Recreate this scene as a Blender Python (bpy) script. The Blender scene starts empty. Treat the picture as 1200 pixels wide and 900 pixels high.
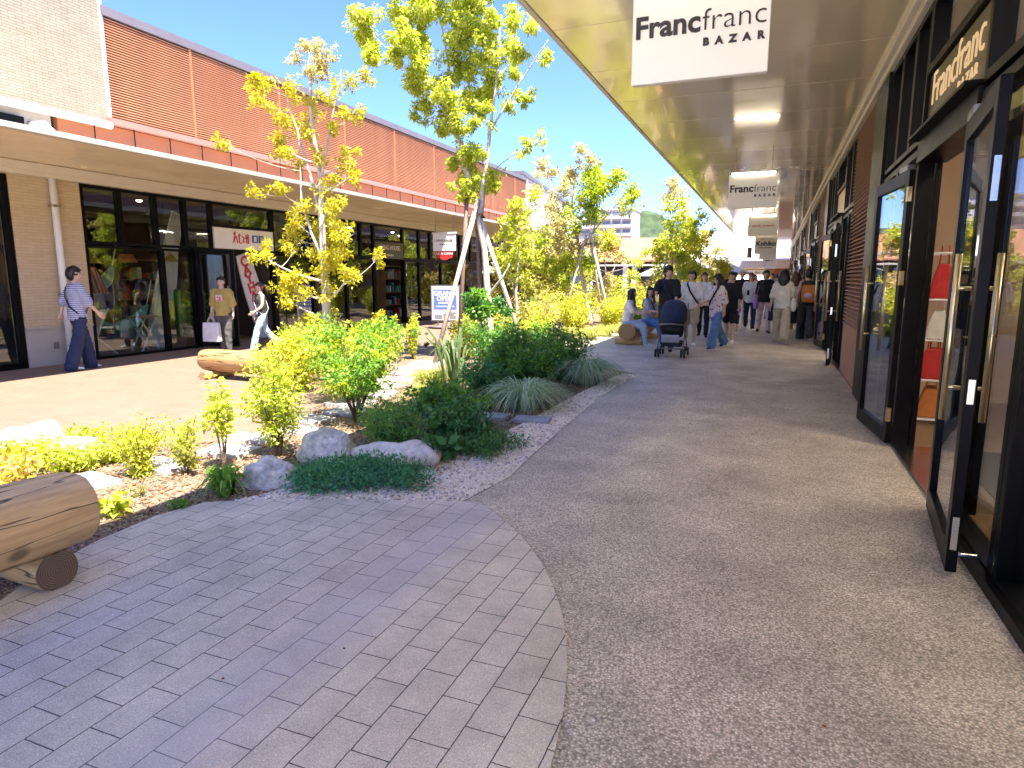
import bpy, math, random
import numpy as np
from mathutils import Vector, Matrix
R = math.radians
rnd = random.Random(7)
nrs = np.random.RandomState(11)
scene = bpy.context.scene
col = scene.collection

# ------------------------------------------------------------------ materials
MATS = {}
def nodes(name):
    m = bpy.data.materials.new(name); m.use_nodes = True
    nt = m.node_tree; nt.nodes.clear()
    out = nt.nodes.new('ShaderNodeOutputMaterial')
    MATS[name] = m
    def N(t, **kw):
        n = nt.nodes.new('ShaderNode' + t)
        for k, v in kw.items():
            if k.startswith('_'): setattr(n, k[1:], v)
            else: n.inputs[k.replace('__', ' ')].default_value = v
        return n
    def L(a, ao, b, bi): nt.links.new(a.outputs[ao], b.inputs[bi])
    return m, N, L, out
def c4(c): return (c[0], c[1], c[2], 1)
def pm(name, c, rough=.6, var=.12, scale=6, bump=.0, bscale=60, metallic=0, c2=None, coat=0, stretch=None, spec=.5):
    """plain procedural surface: two-tone noise colour, noise roughness and a noise bump"""
    m, N, L, out = nodes(name)
    b = N('BsdfPrincipled', Metallic=metallic); b.inputs['Specular IOR Level'].default_value = spec
    if coat: b.inputs['Coat Weight'].default_value = coat
    tc = N('TexCoord'); src = (tc, 'Object')
    if stretch:
        mp = N('Mapping'); mp.inputs['Scale'].default_value = stretch
        L(tc, 'Object', mp, 'Vector'); src = (mp, 'Vector')
    n = N('TexNoise', Scale=scale, Detail=6, Roughness=.6); L(*src, n, 'Vector')
    mx = N('Mix', _data_type='RGBA')
    ca = tuple(max(0, x * (1 - var)) for x in c); cb = tuple(min(1, x * (1 + var)) for x in c) if c2 is None else c2
    mx.inputs[6].default_value = c4(ca); mx.inputs[7].default_value = c4(cb)
    mr = N('MapRange'); mr.inputs[1].default_value = .3; mr.inputs[2].default_value = .7
    L(n, 'Fac', mr, 0); L(mr, 0, mx, 0); L(mx, 2, b, 'Base Color')
    rr = N('MapRange'); rr.inputs[3].default_value = max(.02, rough - .08); rr.inputs[4].default_value = min(1, rough + .08)
    L(n, 'Fac', rr, 0); L(rr, 0, b, 'Roughness')
    if bump:
        n2 = N('TexNoise', Scale=bscale, Detail=4); L(*src, n2, 'Vector')
        bp = N('Bump', Strength=bump, Distance=.02); L(n2, 'Fac', bp, 'Height'); L(bp, 0, b, 'Normal')
    L(b, 0, out, 0)
    return m
def leafmat(name, ca, cb, trans=.45, tint=1.25):
    m, N, L, out = nodes(name)
    g = N('NewGeometry'); mx = N('Mix', _data_type='RGBA')
    mx.inputs[6].default_value = c4(ca); mx.inputs[7].default_value = c4(cb)
    L(g, 'Random Per Island', mx, 0)
    b = N('BsdfPrincipled', Roughness=.45); b.inputs['Specular IOR Level'].default_value = .35
    L(mx, 2, b, 'Base Color')
    t = N('BsdfTranslucent'); hs = N('HueSaturation', Saturation=1.15, Value=tint); L(mx, 2, hs, 'Color'); L(hs, 0, t, 'Color')
    ms = N('MixShader', Fac=trans); L(b, 0, ms, 1); L(t, 0, ms, 2); L(ms, 0, out, 0)
    return m
def glassmat(name, tint=(.8, .84, .82), refl=1.0):
    m, N, L, out = nodes(name)
    t = N('BsdfTransparent'); t.inputs['Color'].default_value = c4(tint)
    gl = N('BsdfGlossy', Roughness=.0); gl.inputs['Color'].default_value = (.95, .97, 1, 1)
    tc = N('TexCoord'); n = N('TexNoise', Scale=1.3, Detail=1); L(tc, 'Object', n, 'Vector')
    bp = N('Bump', Strength=.05, Distance=.05); L(n, 'Fac', bp, 'Height'); L(bp, 0, gl, 'Normal')
    f = N('LayerWeight', Blend=.5); pw = N('Math', _operation='POWER'); pw.inputs[1].default_value = 4; L(f, 1, pw, 0)
    mr = N('MapRange'); mr.inputs[3].default_value = .075 * refl; mr.inputs[4].default_value = .9
    L(pw, 0, mr, 0)
    ms = N('MixShader'); L(mr, 0, ms, 0); L(t, 0, ms, 1); L(gl, 0, ms, 2); L(ms, 0, out, 0)
    return m
def brickmat(name, c1, c2, mort, w, h, axes='XY', mortar=.004, rough=.7, bump=.5, speck=0, var=.2, swap=False, msmooth=.1, glare=None):
    m, N, L, out = nodes(name)
    b = N('BsdfPrincipled', Roughness=rough); tc = N('TexCoord')
    sp = N('SeparateXYZ'); L(tc, 'Object', sp, 0); cb = N('CombineXYZ')
    a = {'X': 0, 'Y': 1, 'Z': 2}
    L(sp, a[axes[0]], cb, 0); L(sp, a[axes[1]], cb, 1)
    br = N('TexBrick', Scale=1); br.inputs['Brick Width'].default_value = w; br.inputs['Row Height'].default_value = h
    br.inputs['Mortar Size'].default_value = mortar; br.inputs['Mortar Smooth'].default_value = msmooth; br.inputs['Bias'].default_value = 0
    br.inputs['Color1'].default_value = c4(c1); br.inputs['Color2'].default_value = c4(c2); br.inputs['Mortar'].default_value = c4(mort)
    if speck:   # worn, slightly wandering joints
        wn = N('TexNoise', Scale=26, Detail=4); L(tc, 'Object', wn, 'Vector'); wv = N('VectorMath', _operation='MULTIPLY_ADD')
        wv.inputs[1].default_value = (.006, .006, 0); L(wn, 'Color', wv, 0); L(cb, 0, wv, 2); L(wv, 0, br, 'Vector')
    else: L(cb, 0, br, 'Vector')
    n = N('TexNoise', Scale=2.2, Detail=12, Roughness=.72); L(tc, 'Object', n, 'Vector')
    mr = N('MapRange'); mr.inputs[1].default_value = .25; mr.inputs[2].default_value = .75; mr.inputs[3].default_value = 1 - var; mr.inputs[4].default_value = 1 + var
    L(n, 'Fac', mr, 0)
    mm = N('Mix', _data_type='RGBA', _blend_type='MULTIPLY'); mm.inputs[0].default_value = 1
    L(br, 'Color', mm, 6); L(mr, 0, mm, 7)
    last = (mm, 2)
    inv = N('Math', _operation='SUBTRACT'); inv.inputs[0].default_value = 1; L(br, 'Fac', inv, 1)
    hgt = (inv, 0)
    if speck:
        v = N('TexVoronoi', Scale=150); L(tc, 'Object', v, 'Vector')
        m2 = N('MapRange'); m2.inputs[1].default_value = .0; m2.inputs[2].default_value = .35; m2.inputs[3].default_value = 1; m2.inputs[4].default_value = 0
        sv = N('SeparateColor'); L(v, 'Color', sv, 0)
        gt = N('Math', _operation='GREATER_THAN'); gt.inputs[1].default_value = .84; L(sv, 0, gt, 0)
        ml = N('Math', _operation='MULTIPLY'); L(gt, 0, ml, 0); L(m2, 0, ml, 1); L(v, 'Distance', m2, 0)
        ad = N('Mix', _data_type='RGBA', _blend_type='ADD'); ad.inputs[7].default_value = (speck, speck, speck, 1)
        L(ml, 0, ad, 0); L(*last, ad, 6); last = (ad, 2)
        n3 = N('TexNoise', Scale=190, Detail=5, Roughness=.75); L(tc, 'Object', n3, 'Vector')
        m3 = N('Math', _operation='MULTIPLY_ADD'); m3.inputs[1].default_value = .35; L(n3, 'Fac', m3, 0); L(inv, 0, m3, 2); hgt = (m3, 0)
        m4 = N('MapRange'); m4.inputs[1].default_value = .3; m4.inputs[2].default_value = .7; m4.inputs[3].default_value = .55; m4.inputs[4].default_value = 1.45
        L(n3, 'Fac', m4, 0)
        m5 = N('Mix', _data_type='RGBA', _blend_type='MULTIPLY'); m5.inputs[0].default_value = 1
        L(*last, m5, 6); L(m4, 0, m5, 7); last = (m5, 2)
    if glare:   # reflected light painted into the paver colour as a pale band
        s0, s1, amt = glare
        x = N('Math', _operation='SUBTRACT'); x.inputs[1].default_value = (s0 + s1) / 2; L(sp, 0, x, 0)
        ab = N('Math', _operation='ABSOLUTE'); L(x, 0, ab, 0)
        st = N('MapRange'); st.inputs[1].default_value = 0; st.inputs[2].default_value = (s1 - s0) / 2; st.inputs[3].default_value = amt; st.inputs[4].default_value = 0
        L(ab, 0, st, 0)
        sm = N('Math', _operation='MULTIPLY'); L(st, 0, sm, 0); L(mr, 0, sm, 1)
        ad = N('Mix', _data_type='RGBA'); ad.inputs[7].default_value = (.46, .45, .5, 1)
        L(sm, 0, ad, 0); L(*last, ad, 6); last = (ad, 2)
    L(*last, b, 'Base Color')
    bp = N('Bump', Strength=bump, Distance=.006); L(*hgt, bp, 'Height'); L(bp, 0, b, 'Normal')
    L(b, 0, out, 0)
    return m
def grainmat(name, cs, scale, bump=.8, dist=.01, patch=.2, rough=.85, pscale=1.2, dark=.4, spec=.3):
    """loose or bound stones: one tone per voronoi cell, rounded bump"""
    m, N, L, out = nodes(name)
    b = N('BsdfPrincipled', Roughness=rough); b.inputs['Specular IOR Level'].default_value = spec; tc = N('TexCoord')
    v = N('TexVoronoi', Scale=scale); L(tc, 'Object', v, 'Vector')
    sc = N('SeparateColor'); L(v, 'Color', sc, 0)
    cr = N('ValToRGB'); e = cr.color_ramp.elements
    e[0].position = 0; e[0].color = c4(cs[0]); e[1].position = 1; e[1].color = c4(cs[-1])
    for i, c in enumerate(cs[1:-1]):
        k = e.new((i + 1) / (len(cs) - 1)); k.color = c4(c)
    L(sc, 0, cr, 0)
    n = N('TexNoise', Scale=pscale, Detail=7, Roughness=.62); L(tc, 'Object', n, 'Vector')
    mr = N('MapRange'); mr.inputs[1].default_value = .25; mr.inputs[2].default_value = .75; mr.inputs[3].default_value = 1 - patch; mr.inputs[4].default_value = 1 + patch
    L(n, 'Fac', mr, 0)
    d = N('MapRange'); d.inputs[1].default_value = .2; d.inputs[2].default_value = .75; d.inputs[3].default_value = 1.12; d.inputs[4].default_value = dark
    L(v, 'Distance', d, 0)
    mu = N('Math', _operation='MULTIPLY'); L(mr, 0, mu, 0); L(d, 0, mu, 1)
    mm = N('Mix', _data_type='RGBA', _blend_type='MULTIPLY'); mm.inputs[0].default_value = 1
    L(cr, 0, mm, 6); L(mu, 0, mm, 7); L(mm, 2, b, 'Base Color')
    iv = N('Math', _operation='SUBTRACT'); iv.inputs[0].default_value = 1; L(v, 'Distance', iv, 1)
    bp = N('Bump', Strength=bump, Distance=dist); L(iv, 0, bp, 'Height'); L(bp, 0, b, 'Normal')
    L(b, 0, out, 0)
    return m
def emit(name, c, s):
    m, N, L, out = nodes(name)
    e = N('Emission', Strength=s); e.inputs['Color'].default_value = c4(c); L(e, 0, out, 0)
    return m
def soffitmat(name):
    m, N, L, out = nodes(name)
    b = N('BsdfPrincipled', Metallic=.3, Roughness=.16); b.inputs['Base Color'].default_value = (.98, .87, .64, 1); b.inputs['Coat Weight'].default_value = .7; b.inputs['Coat Roughness'].default_value = .04
    tc = N('TexCoord'); mp = N('Mapping'); mp.inputs['Scale'].default_value = (1, .45, 1); L(tc, 'Object', mp, 0)
    n = N('TexNoise', Scale=1.6, Detail=2); L(mp, 0, n, 'Vector')
    bp = N('Bump', Strength=.14, Distance=.03); L(n, 'Fac', bp, 'Height'); L(bp, 0, b, 'Normal')
    n2 = N('TexNoise', Scale=5, Detail=5); L(tc, 'Object', n2, 'Vector')
    rr = N('MapRange'); rr.inputs[3].default_value = .08; rr.inputs[4].default_value = .24; L(n2, 'Fac', rr, 0); L(rr, 0, b, 'Roughness')
    L(b, 0, out, 0)
    return m
def stripemat(name, ca, cb, freq, axis=2, duty=.5, rough=.85):
    m, N, L, out = nodes(name)
    b = N('BsdfPrincipled', Roughness=rough); tc = N('TexCoord'); sp = N('SeparateXYZ'); L(tc, 'Object', sp, 0)
    a = N('Math', _operation='MULTIPLY'); a.inputs[1].default_value = freq; L(sp, axis, a, 0)
    f = N('Math', _operation='FRACT'); L(a, 0, f, 0)
    g = N('Math', _operation='GREATER_THAN'); g.inputs[1].default_value = duty; L(f, 0, g, 0)
    mx = N('Mix', _data_type='RGBA'); mx.inputs[6].default_value = c4(ca); mx.inputs[7].default_value = c4(cb)
    L(g, 0, mx, 0); L(mx, 2, b, 'Base Color'); L(b, 0, out, 0)
    return m
def spotmat(name, base, spots, scale=14, th=.3):
    m, N, L, out = nodes(name)
    b = N('BsdfPrincipled', Roughness=.85); tc = N('TexCoord'); v = N('TexVoronoi', Scale=scale); L(tc, 'Object', v, 'Vector')
    g = N('Math', _operation='LESS_THAN'); g.inputs[1].default_value = th; L(v, 'Distance', g, 0)
    sc = N('SeparateColor'); L(v, 'Color', sc, 0)
    cr = N('ValToRGB'); cr.color_ramp.interpolation = 'CONSTANT'; e = cr.color_ramp.elements
    e[0].color = c4(spots[0]); e[1].color = c4(spots[-1]); e[1].position = .65
    L(sc, 0, cr, 0)
    mx = N('Mix', _data_type='RGBA'); mx.inputs[6].default_value = c4(base); L(cr, 0, mx, 7); L(g, 0, mx, 0)
    L(mx, 2, b, 'Base Color'); L(b, 0, out, 0)
    return m

M = MATS
grainmat('asphalt_grain', [(.36, .3, .225), (.54, .465, .36), (.64, .55, .43), (.68, .595, .47), (.84, .77, .65)], 112, .75, .008, .36, .5, dark=.5, spec=.5, pscale=1.7)
brickmat('paver_brick', (.515, .465, .375), (.55, .495, .405), (.06, .052, .05), .235, .145, 'YX', .0024, .75, .7, speck=.55, var=.34, glare=(-1.95, -1.4, .45))
brickmat('plaza_paving', (.195, .132, .09), (.213, .146, .099), (.163, .111, .076), .2, .1, 'XY', .003, .8, .25, var=.12)
grainmat('soil_mulch', [(.18, .115, .07), (.3, .21, .14), (.4, .3, .2), (.46, .37, .27)], 55, 1.0, .02, .35, .9, 3)
grainmat('gravel_mix', [(.62, .52, .38), (.78, .67, .52), (.86, .76, .61), (.92, .86, .74)], 80, .5, .008, .12, dark=.8)
pm('bounce_pale', (.74, .7, .63), .8, .06, 2)  # bright surface of the added bounce sheet
pm('pebble', (.66, .54, .4), .8, .3, 3, c2=(.85, .75, .62))
pm('mulch_chip', (.24, .14, .085), .9, .4, 2, c2=(.42, .27, .17))
pm('joint_dark', (.1, .085, .07), .9, .2, 9)
pm('leaf_litter', (.3, .1, .04), .8, .4, 3)
pm('slab_stone', (.4, .365, .34), .8, .14, 5, .3, 60)
pm('slate_stone', (.3, .31, .35), .7, .14, 5, .3, 60)
pm('boulder', (.46, .42, .35), .85, .4, 14, 1.0, 34, c2=(.8, .75, .65))
pm('pale_boulder', (.62, .57, .48), .85, .3, 14, 1.0, 30, c2=(.78, .73, .65))
def woodmat(name, c, c2, ax):
    m, N, L, out = nodes(name); b = N('BsdfPrincipled', Roughness=.55); tc = N('TexCoord'); mp = N('Mapping')
    mp.inputs['Scale'].default_value = tuple(.5 if i == ax else 7 for i in range(3)); L(tc, 'Object', mp, 'Vector')
    n = N('TexNoise', Scale=4, Detail=9, Roughness=.65); L(mp, 0, n, 'Vector'); mr = N('MapRange'); mr.inputs[1].default_value = .3; mr.inputs[2].default_value = .7; L(n, 'Fac', mr, 0)
    mx = N('Mix', _data_type='RGBA'); mx.inputs[6].default_value = c4(c); mx.inputs[7].default_value = c4(c2); L(mr, 0, mx, 0)
    m2 = N('Mapping'); m2.inputs['Scale'].default_value = tuple(.25 if i == ax else 3.2 for i in range(3)); L(tc, 'Object', m2, 'Vector')
    k = N('TexNoise', Scale=3.1, Detail=3); L(m2, 0, k, 'Vector'); sb = N('Math', _operation='SUBTRACT'); sb.inputs[1].default_value = .5; L(k, 'Fac', sb, 0)
    ab = N('Math', _operation='ABSOLUTE'); L(sb, 0, ab, 0); cr = N('MapRange'); cr.inputs[1].default_value = .004; cr.inputs[2].default_value = .016; cr.inputs[3].default_value = .18; cr.inputs[4].default_value = 1; L(ab, 0, cr, 0)
    v = N('TexVoronoi', Scale=2.3); L(tc, 'Object', v, 'Vector'); kn = N('MapRange'); kn.inputs[1].default_value = .06; kn.inputs[2].default_value = .13; kn.inputs[3].default_value = .4; kn.inputs[4].default_value = 1; L(v, 'Distance', kn, 0)
    mu = N('Math', _operation='MULTIPLY'); L(cr, 0, mu, 0); L(kn, 0, mu, 1)
    mm = N('Mix', _data_type='RGBA', _blend_type='MULTIPLY'); mm.inputs[0].default_value = 1; L(mx, 2, mm, 6); L(mu, 0, mm, 7); L(mm, 2, b, 'Base Color')
    ad = N('Math', _operation='MULTIPLY_ADD'); ad.inputs[1].default_value = .3; L(n, 'Fac', ad, 0); L(cr, 0, ad, 2)
    bp = N('Bump', Strength=.7, Distance=.012); L(ad, 0, bp, 'Height'); L(bp, 0, b, 'Normal'); L(b, 0, out, 0)
def ringmat(name, c, c2):
    m, N, L, out = nodes(name); b = N('BsdfPrincipled', Roughness=.8); tc = N('TexCoord')
    wv = N('TexWave', _wave_type='RINGS', _rings_direction='Y', Scale=28, Distortion=2.2, Detail=2); wv.inputs['Detail Scale'].default_value = 1.2; L(tc, 'Object', wv, 'Vector')
    mx = N('Mix', _data_type='RGBA'); mx.inputs[6].default_value = c4(c); mx.inputs[7].default_value = c4(c2); L(wv, 'Fac', mx, 0); L(mx, 2, b, 'Base Color'); L(b, 0, out, 0)
woodmat('log_wood', (.42, .25, .1), (.72, .5, .24), 1); woodmat('log_wood_pale', (.34, .18, .07), (.5, .3, .13), 1)
ringmat('log_end', (.1, .065, .04), (.2, .135, .08)); ringmat('log_end_pale', (.24, .14, .06), (.42, .27, .13))
pm('bark', (.36, .31, .26), .9, .3, 14, .7, 40, c2=(.55, .5, .43))
pm('bark_dark', (.12, .085, .06), .9, .3, 14, .6, 40)
pm('bark_pale', (.55, .47, .38), .9, .2, 14, .5, 40, c2=(.68, .6, .5))
pm('stake_wood', (.58, .47, .38), .8, .15, 8, .2, 40, stretch=(6, 6, .6))
pm('stake_brown', (.2, .13, .1), .8, .2, 8, .2, 40)
pm('twine', (.16, .1, .06), .9)
brickmat('tile_cream', (.28, .238, .16), (.335, .285, .2), (.2, .17, .118), .22, .045, 'YZ', .007, .6, .9, var=.16)
brickmat('tile_tan', (.50, .38, .23), (.55, .43, .27), (.42, .32, .2), .22, .05, 'YZ', .004, .6, .5, var=.08)
pm('dado_panel', (.44, .39, .32), .6, .06, 3, .05)
pm('louvre_orange', (.58, .265, .14), .5, .13, 1.5, stretch=(1, 2, .2))
pm('louvre_brown', (.33, .17, .11), .5, .08, 2)
pm('terracotta_panel', (.38, .2, .13), .6, .1, 4)
pm('fascia_orange', (.42, .15, .06), .5, .06, 2)
pm('coping_red', (.4, .17, .13), .5, .06, 2)
pm('coping_grey', (.16, .14, .15), .5, .08, 2)
pm('cream_trim', (.62, .56, .46), .45, .05, 2)
pm('white_metal', (.72, .7, .66), .4, .05, 3)
pm('soffit_left', (.74, .6, .43), .25, .06, .8, .0, spec=.8)
soffitmat('soffit_gloss')
pm('black_frame', (.0022, .0022, .0025), .4, .2, 6, spec=.14)
pm('grey_metal', (.2, .2, .2), .35, .1, 6, metallic=.6)
pm('steel', (.6, .58, .54), .22, .06, 12, metallic=1)
pm('brass', (.6, .52, .34), .3, .06, 12, metallic=1)
pm('rubber', (.02, .02, .02), .8, .1)
glassmat('shop_glass')
glassmat('near_glass', (.9, .92, .91), .7)
pm('sign_board', (.86, .83, .76), .45, .03, 2)
pm('ink_black', (.015, .015, .016), .5, .1)
pm('ink_red', (.6, .03, .04), .5, .1)
pm('ink_blue', (.05, .12, .4), .5, .1)
pm('poster_blue', (.1, .17, .55), .5, .1)
pm('poster_pink', (.72, .6, .68), .5, .08)
pm('white_paint', (.8, .79, .77), .5, .04)
pm('banner_white', (.72, .68, .62), .7, .06)
pm('sign_olive', (.075, .062, .035), .4, .1)
pm('letter_gold', (.72, .52, .28), .4, .1)
pm('letter_pale', (.7, .66, .56), .5, .1)
pm('interior_floor', (.22, .14, .08), .4, .2, 5, stretch=(1, 8, 1))
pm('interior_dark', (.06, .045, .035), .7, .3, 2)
pm('interior_wall', (.55, .4, .27), .7, .05, 2)
pm('interior_orange', (.5, .13, .03), .6, .2, 5)
pm('shelf_wood', (.3, .18, .09), .6, .2, 6, stretch=(1, 6, 1))
emit('lamp_warm', (1, .78, .5), 9)
emit('lamp_strip', (1, .84, .64), 18)
emit('lamp_sign', (1, .86, .66), 5.5)
emit('lit_letter', (1, .66, .34), .1)
emit('lamp_soft', (1, .85, .65), 3)
pm('roof_orange', (.46, .2, .1), .6, .08, 1, .1, 4)
pm('roof_cream', (.66, .58, .47), .6, .06, 1)
pm('wall_cream', (.66, .62, .53), .7, .06, .6)
pm('wall_olive', (.34, .27, .09), .7, .1, .6)
pm('wall_red', (.32, .1, .06), .7, .1, .6)
pm('apartment_wall', (.5, .47, .45), .7, .08, .1)
pm('apartment_shade', (.2, .2, .22), .7, .1, .2)
pm('hill_green', (.025, .05, .02), .95, .5, .14, 1, .3, c2=(.075, .115, .045))
pm('parasol_cloth', (.7, .66, .58), .8, .05, 2)
# foliage
leafmat('leaf_yellow', (.46,.42,.035), (.66,.6,.1), 0.5, 1.3)
leafmat('leaf_bronze', (.5, .44, .14), (.68, .6, .3), 0.4, 1.3)
leafmat('leaf_lime', (0.36, 0.46, 0.05), (0.74, 0.72, 0.16), 0.5, 1.3)
leafmat('leaf_spring', (0.3, 0.44, 0.05), (0.58, 0.6, 0.1), 0.5, 1.3)
leafmat('leaf_green', (0.12, 0.28, 0.045), (0.28, 0.46, 0.09), 0.45, 1.3)
leafmat('leaf_deep', (0.06, 0.17, 0.045), (0.15, 0.32, 0.09), 0.38, 1.3)
leafmat('leaf_juniper', (0.06, 0.22, 0.085), (0.15, 0.38, 0.17), 0.3, 1.3)
leafmat('leaf_orange', (0.6, 0.42, 0.14), (0.72, 0.56, 0.26), 0.45, 1.3)
leafmat('leaf_olive', (0.2, 0.22, 0.04), (0.4, 0.36, 0.08), 0.45, 1.3)
leafmat('grass_pale', (0.22, 0.36, 0.16), (0.66, 0.74, 0.5), 0.4, 1.3)
leafmat('grass_sun', (0.3, 0.36, 0.07), (0.54, 0.52, 0.16), 0.45, 1.3)
leafmat('leaf_sword', (.05, .11, .03), (.2, .24, .1), .35)
leafmat('leaf_far', (0.28, 0.32, 0.04), (0.54, 0.48, 0.1), 0.45, 1.3)
# cloth, skin
pm('skin', (.6, .39, .28), .5, .06, 8)
pm('skin_tan', (.5, .31, .21), .5, .06, 8)
pm('hair_black', (.012, .01, .009), .45, .3, 30, stretch=(3, 3, .4))
pm('hair_brown', (.09, .035, .02), .45, .3, 30, stretch=(3, 3, .4))
pm('hair_fair', (.45, .36, .24), .5, .2, 30)
pm('eye_dark', (.015, .01, .01), .3)
pm('lip', (.45, .16, .14), .5)
def cloth(n, c, var=.14): pm('cloth_' + n, c, .9, var, 9, .5, 16)
for n, c in dict(black=(.014, .014, .016), navy=(.02, .028, .075), charcoal=(.09, .085, .085), white=(.72, .71, .7), cream=(.66, .63, .56),
                 beige=(.5, .43, .3), jeans=(.1, .2, .4), jeans_pale=(.32, .43, .56), mustard=(.42, .31, .085), grey=(.4, .41, .44),
                 purple=(.35, .18, .6), pink=(.62, .48, .52), orange=(.5, .17, .04), graphite=(.035, .036, .04), red=(.5, .03, .03), lilac=(.5, .42, .62)).items(): cloth(n, c)
stripemat('cloth_stripe', (.5, .5, .6), (.14, .15, .26), 30, 2, .55)
spotmat('cloth_floral', (.68, .6, .56), [(.45, .03, .06), (.12, .02, .04)], 17, .3)
stripemat('lamp_stripe', (.4, .1, .06), (.5, .3, .2), 14, 1)

# ------------------------------------------------------------------ mesh tools
def V(*a): return np.array(a, float)
class MB:
    def __init__(s): s.v = []; s.f = []; s.m = []; s.n = 0
    def add(s, verts, faces, m=0):
        o = s.n; s.v.extend([tuple(map(float, p)) for p in verts]); s.n += len(verts)
        s.f.extend([tuple(i + o for i in q) for q in faces]); s.m.extend([m] * len(faces)); return s
    def box(s, x0, y0, z0, x1, y1, z1, m=0):
        x0, x1 = sorted((x0, x1)); y0, y1 = sorted((y0, y1)); z0, z1 = sorted((z0, z1))
        return s.add([(x0,y0,z0),(x1,y0,z0),(x1,y1,z0),(x0,y1,z0),(x0,y0,z1),(x1,y0,z1),(x1,y1,z1),(x0,y1,z1)],
                     [(0,3,2,1),(4,5,6,7),(0,1,5,4),(1,2,6,5),(2,3,7,6),(3,0,4,7)], m)
    def obox(s, c, size, rz=0, rx=0, ry=0, m=0):
        T = Matrix.Translation(Vector(c)) @ Matrix.Rotation(rz, 4, 'Z') @ Matrix.Rotation(ry, 4, 'Y') @ Matrix.Rotation(rx, 4, 'X')
        b = MB().box(-size[0]/2, -size[1]/2, -size[2]/2, size[0]/2, size[1]/2, size[2]/2)
        return s.add([tuple(T @ Vector(p)) for p in b.v], b.f, m)
    def loft(s, rings, m=0, caps=True):
        n = len(rings[0]); vs = [p for r in rings for p in r]; fs = []
        for i in range(len(rings) - 1):
            for j in range(n):
                k = (j + 1) % n
                fs.append((i*n+j, i*n+k, (i+1)*n+k, (i+1)*n+j))
        if caps: fs.append(tuple(range(n-1, -1, -1))); fs.append(tuple((len(rings)-1)*n + j for j in range(n)))
        return s.add(vs, fs, m)
    def tube(s, pts, rad, n=8, m=0, caps=True):
        P = [V(*p) for p in pts]; rings = []
        if not hasattr(rad, '__len__'): rad = [rad] * len(P)
        ref = None
        for i, p in enumerate(P):
            t = P[min(i+1, len(P)-1)] - P[max(i-1, 0)]; t = t / (np.linalg.norm(t) + 1e-9)
            if ref is None:
                ref = V(0,0,1) if abs(t[2]) < .9 else V(1,0,0)
            u = ref - t * ref.dot(t); nu = np.linalg.norm(u)
            if nu < 1e-4: u = np.cross(t, V(.3,.7,.1)); nu = np.linalg.norm(u)
            u = u / nu; w = np.cross(t, u); ref = u
            rings.append([p + rad[i] * (math.cos(a) * u + math.sin(a) * w) for a in [2*math.pi*k/n for k in range(n)]])
        return s.loft(rings, m, caps)
    def ell(s, c, r, n=12, k=8, m=0, fn=None):
        if not hasattr(r, '__len__'): r = (r, r, r)
        vs = [(c[0], c[1], c[2] - r[2])]; fs = []
        for i in range(1, k):
            th = math.pi * i / k - math.pi / 2
            for j in range(n):
                a = 2*math.pi*j/n
                vs.append((c[0] + r[0]*math.cos(th)*math.cos(a), c[1] + r[1]*math.cos(th)*math.sin(a), c[2] + r[2]*math.sin(th)))
        vs.append((c[0], c[1], c[2] + r[2])); e = len(vs) - 1
        if fn: vs = [fn(p) for p in vs]
        for j in range(n):
            q = (j+1) % n
            fs.append((0, 1+q, 1+j)); fs.append((e, 1+(k-2)*n+j, 1+(k-2)*n+q))
            for i in range(k-2): fs.append((1+i*n+j, 1+i*n+q, 1+(i+1)*n+q, 1+(i+1)*n+j))
        return s.add(vs, fs, m)
    def prism(s, poly, z0, z1, m=0):
        n = len(poly)
        return s.add([(x,y,z0) for x,y in poly] + [(x,y,z1) for x,y in poly],
                     [tuple(range(n-1,-1,-1)), tuple(range(n,2*n))] + [(i,(i+1)%n,n+(i+1)%n,n+i) for i in range(n)], m)
    def build(s, name, mats, parent=None, smooth=False, bevel=0, loc=None):
        me = bpy.data.meshes.new(name); me.from_pydata(s.v, [], s.f)
        if not isinstance(mats, (list, tuple)): mats = [mats]
        for q in mats: me.materials.append(M[q])
        if len(mats) > 1: me.polygons.foreach_set('material_index', s.m)
        me.update()
        return link(name, me, parent, smooth, bevel, loc)
def link(name, me, parent=None, smooth=False, bevel=0, loc=None):
    o = bpy.data.objects.new(name, me); col.objects.link(o)
    if smooth: me.polygons.foreach_set('use_smooth', [True] * len(me.polygons))
    if parent: o.parent = parent
    if loc is not None: o.location = loc
    if bevel:
        b = o.modifiers.new('Bevel', 'BEVEL'); b.width = bevel; b.segments = 2; b.limit_method = 'ANGLE'
    return o
def tag(o, label=None, cat=None, group=None, kind=None):
    if label: o['label'] = label
    if cat: o['category'] = cat
    if group: o['group'] = group
    if kind: o['kind'] = kind
    return o
def thing(name, loc, label, cat, group=None, rz=0):
    o = bpy.data.objects.new(name, None); col.objects.link(o); o.empty_display_size = .1
    o.location = loc; o.rotation_euler.z = rz
    return tag(o, label, cat, group)
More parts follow.
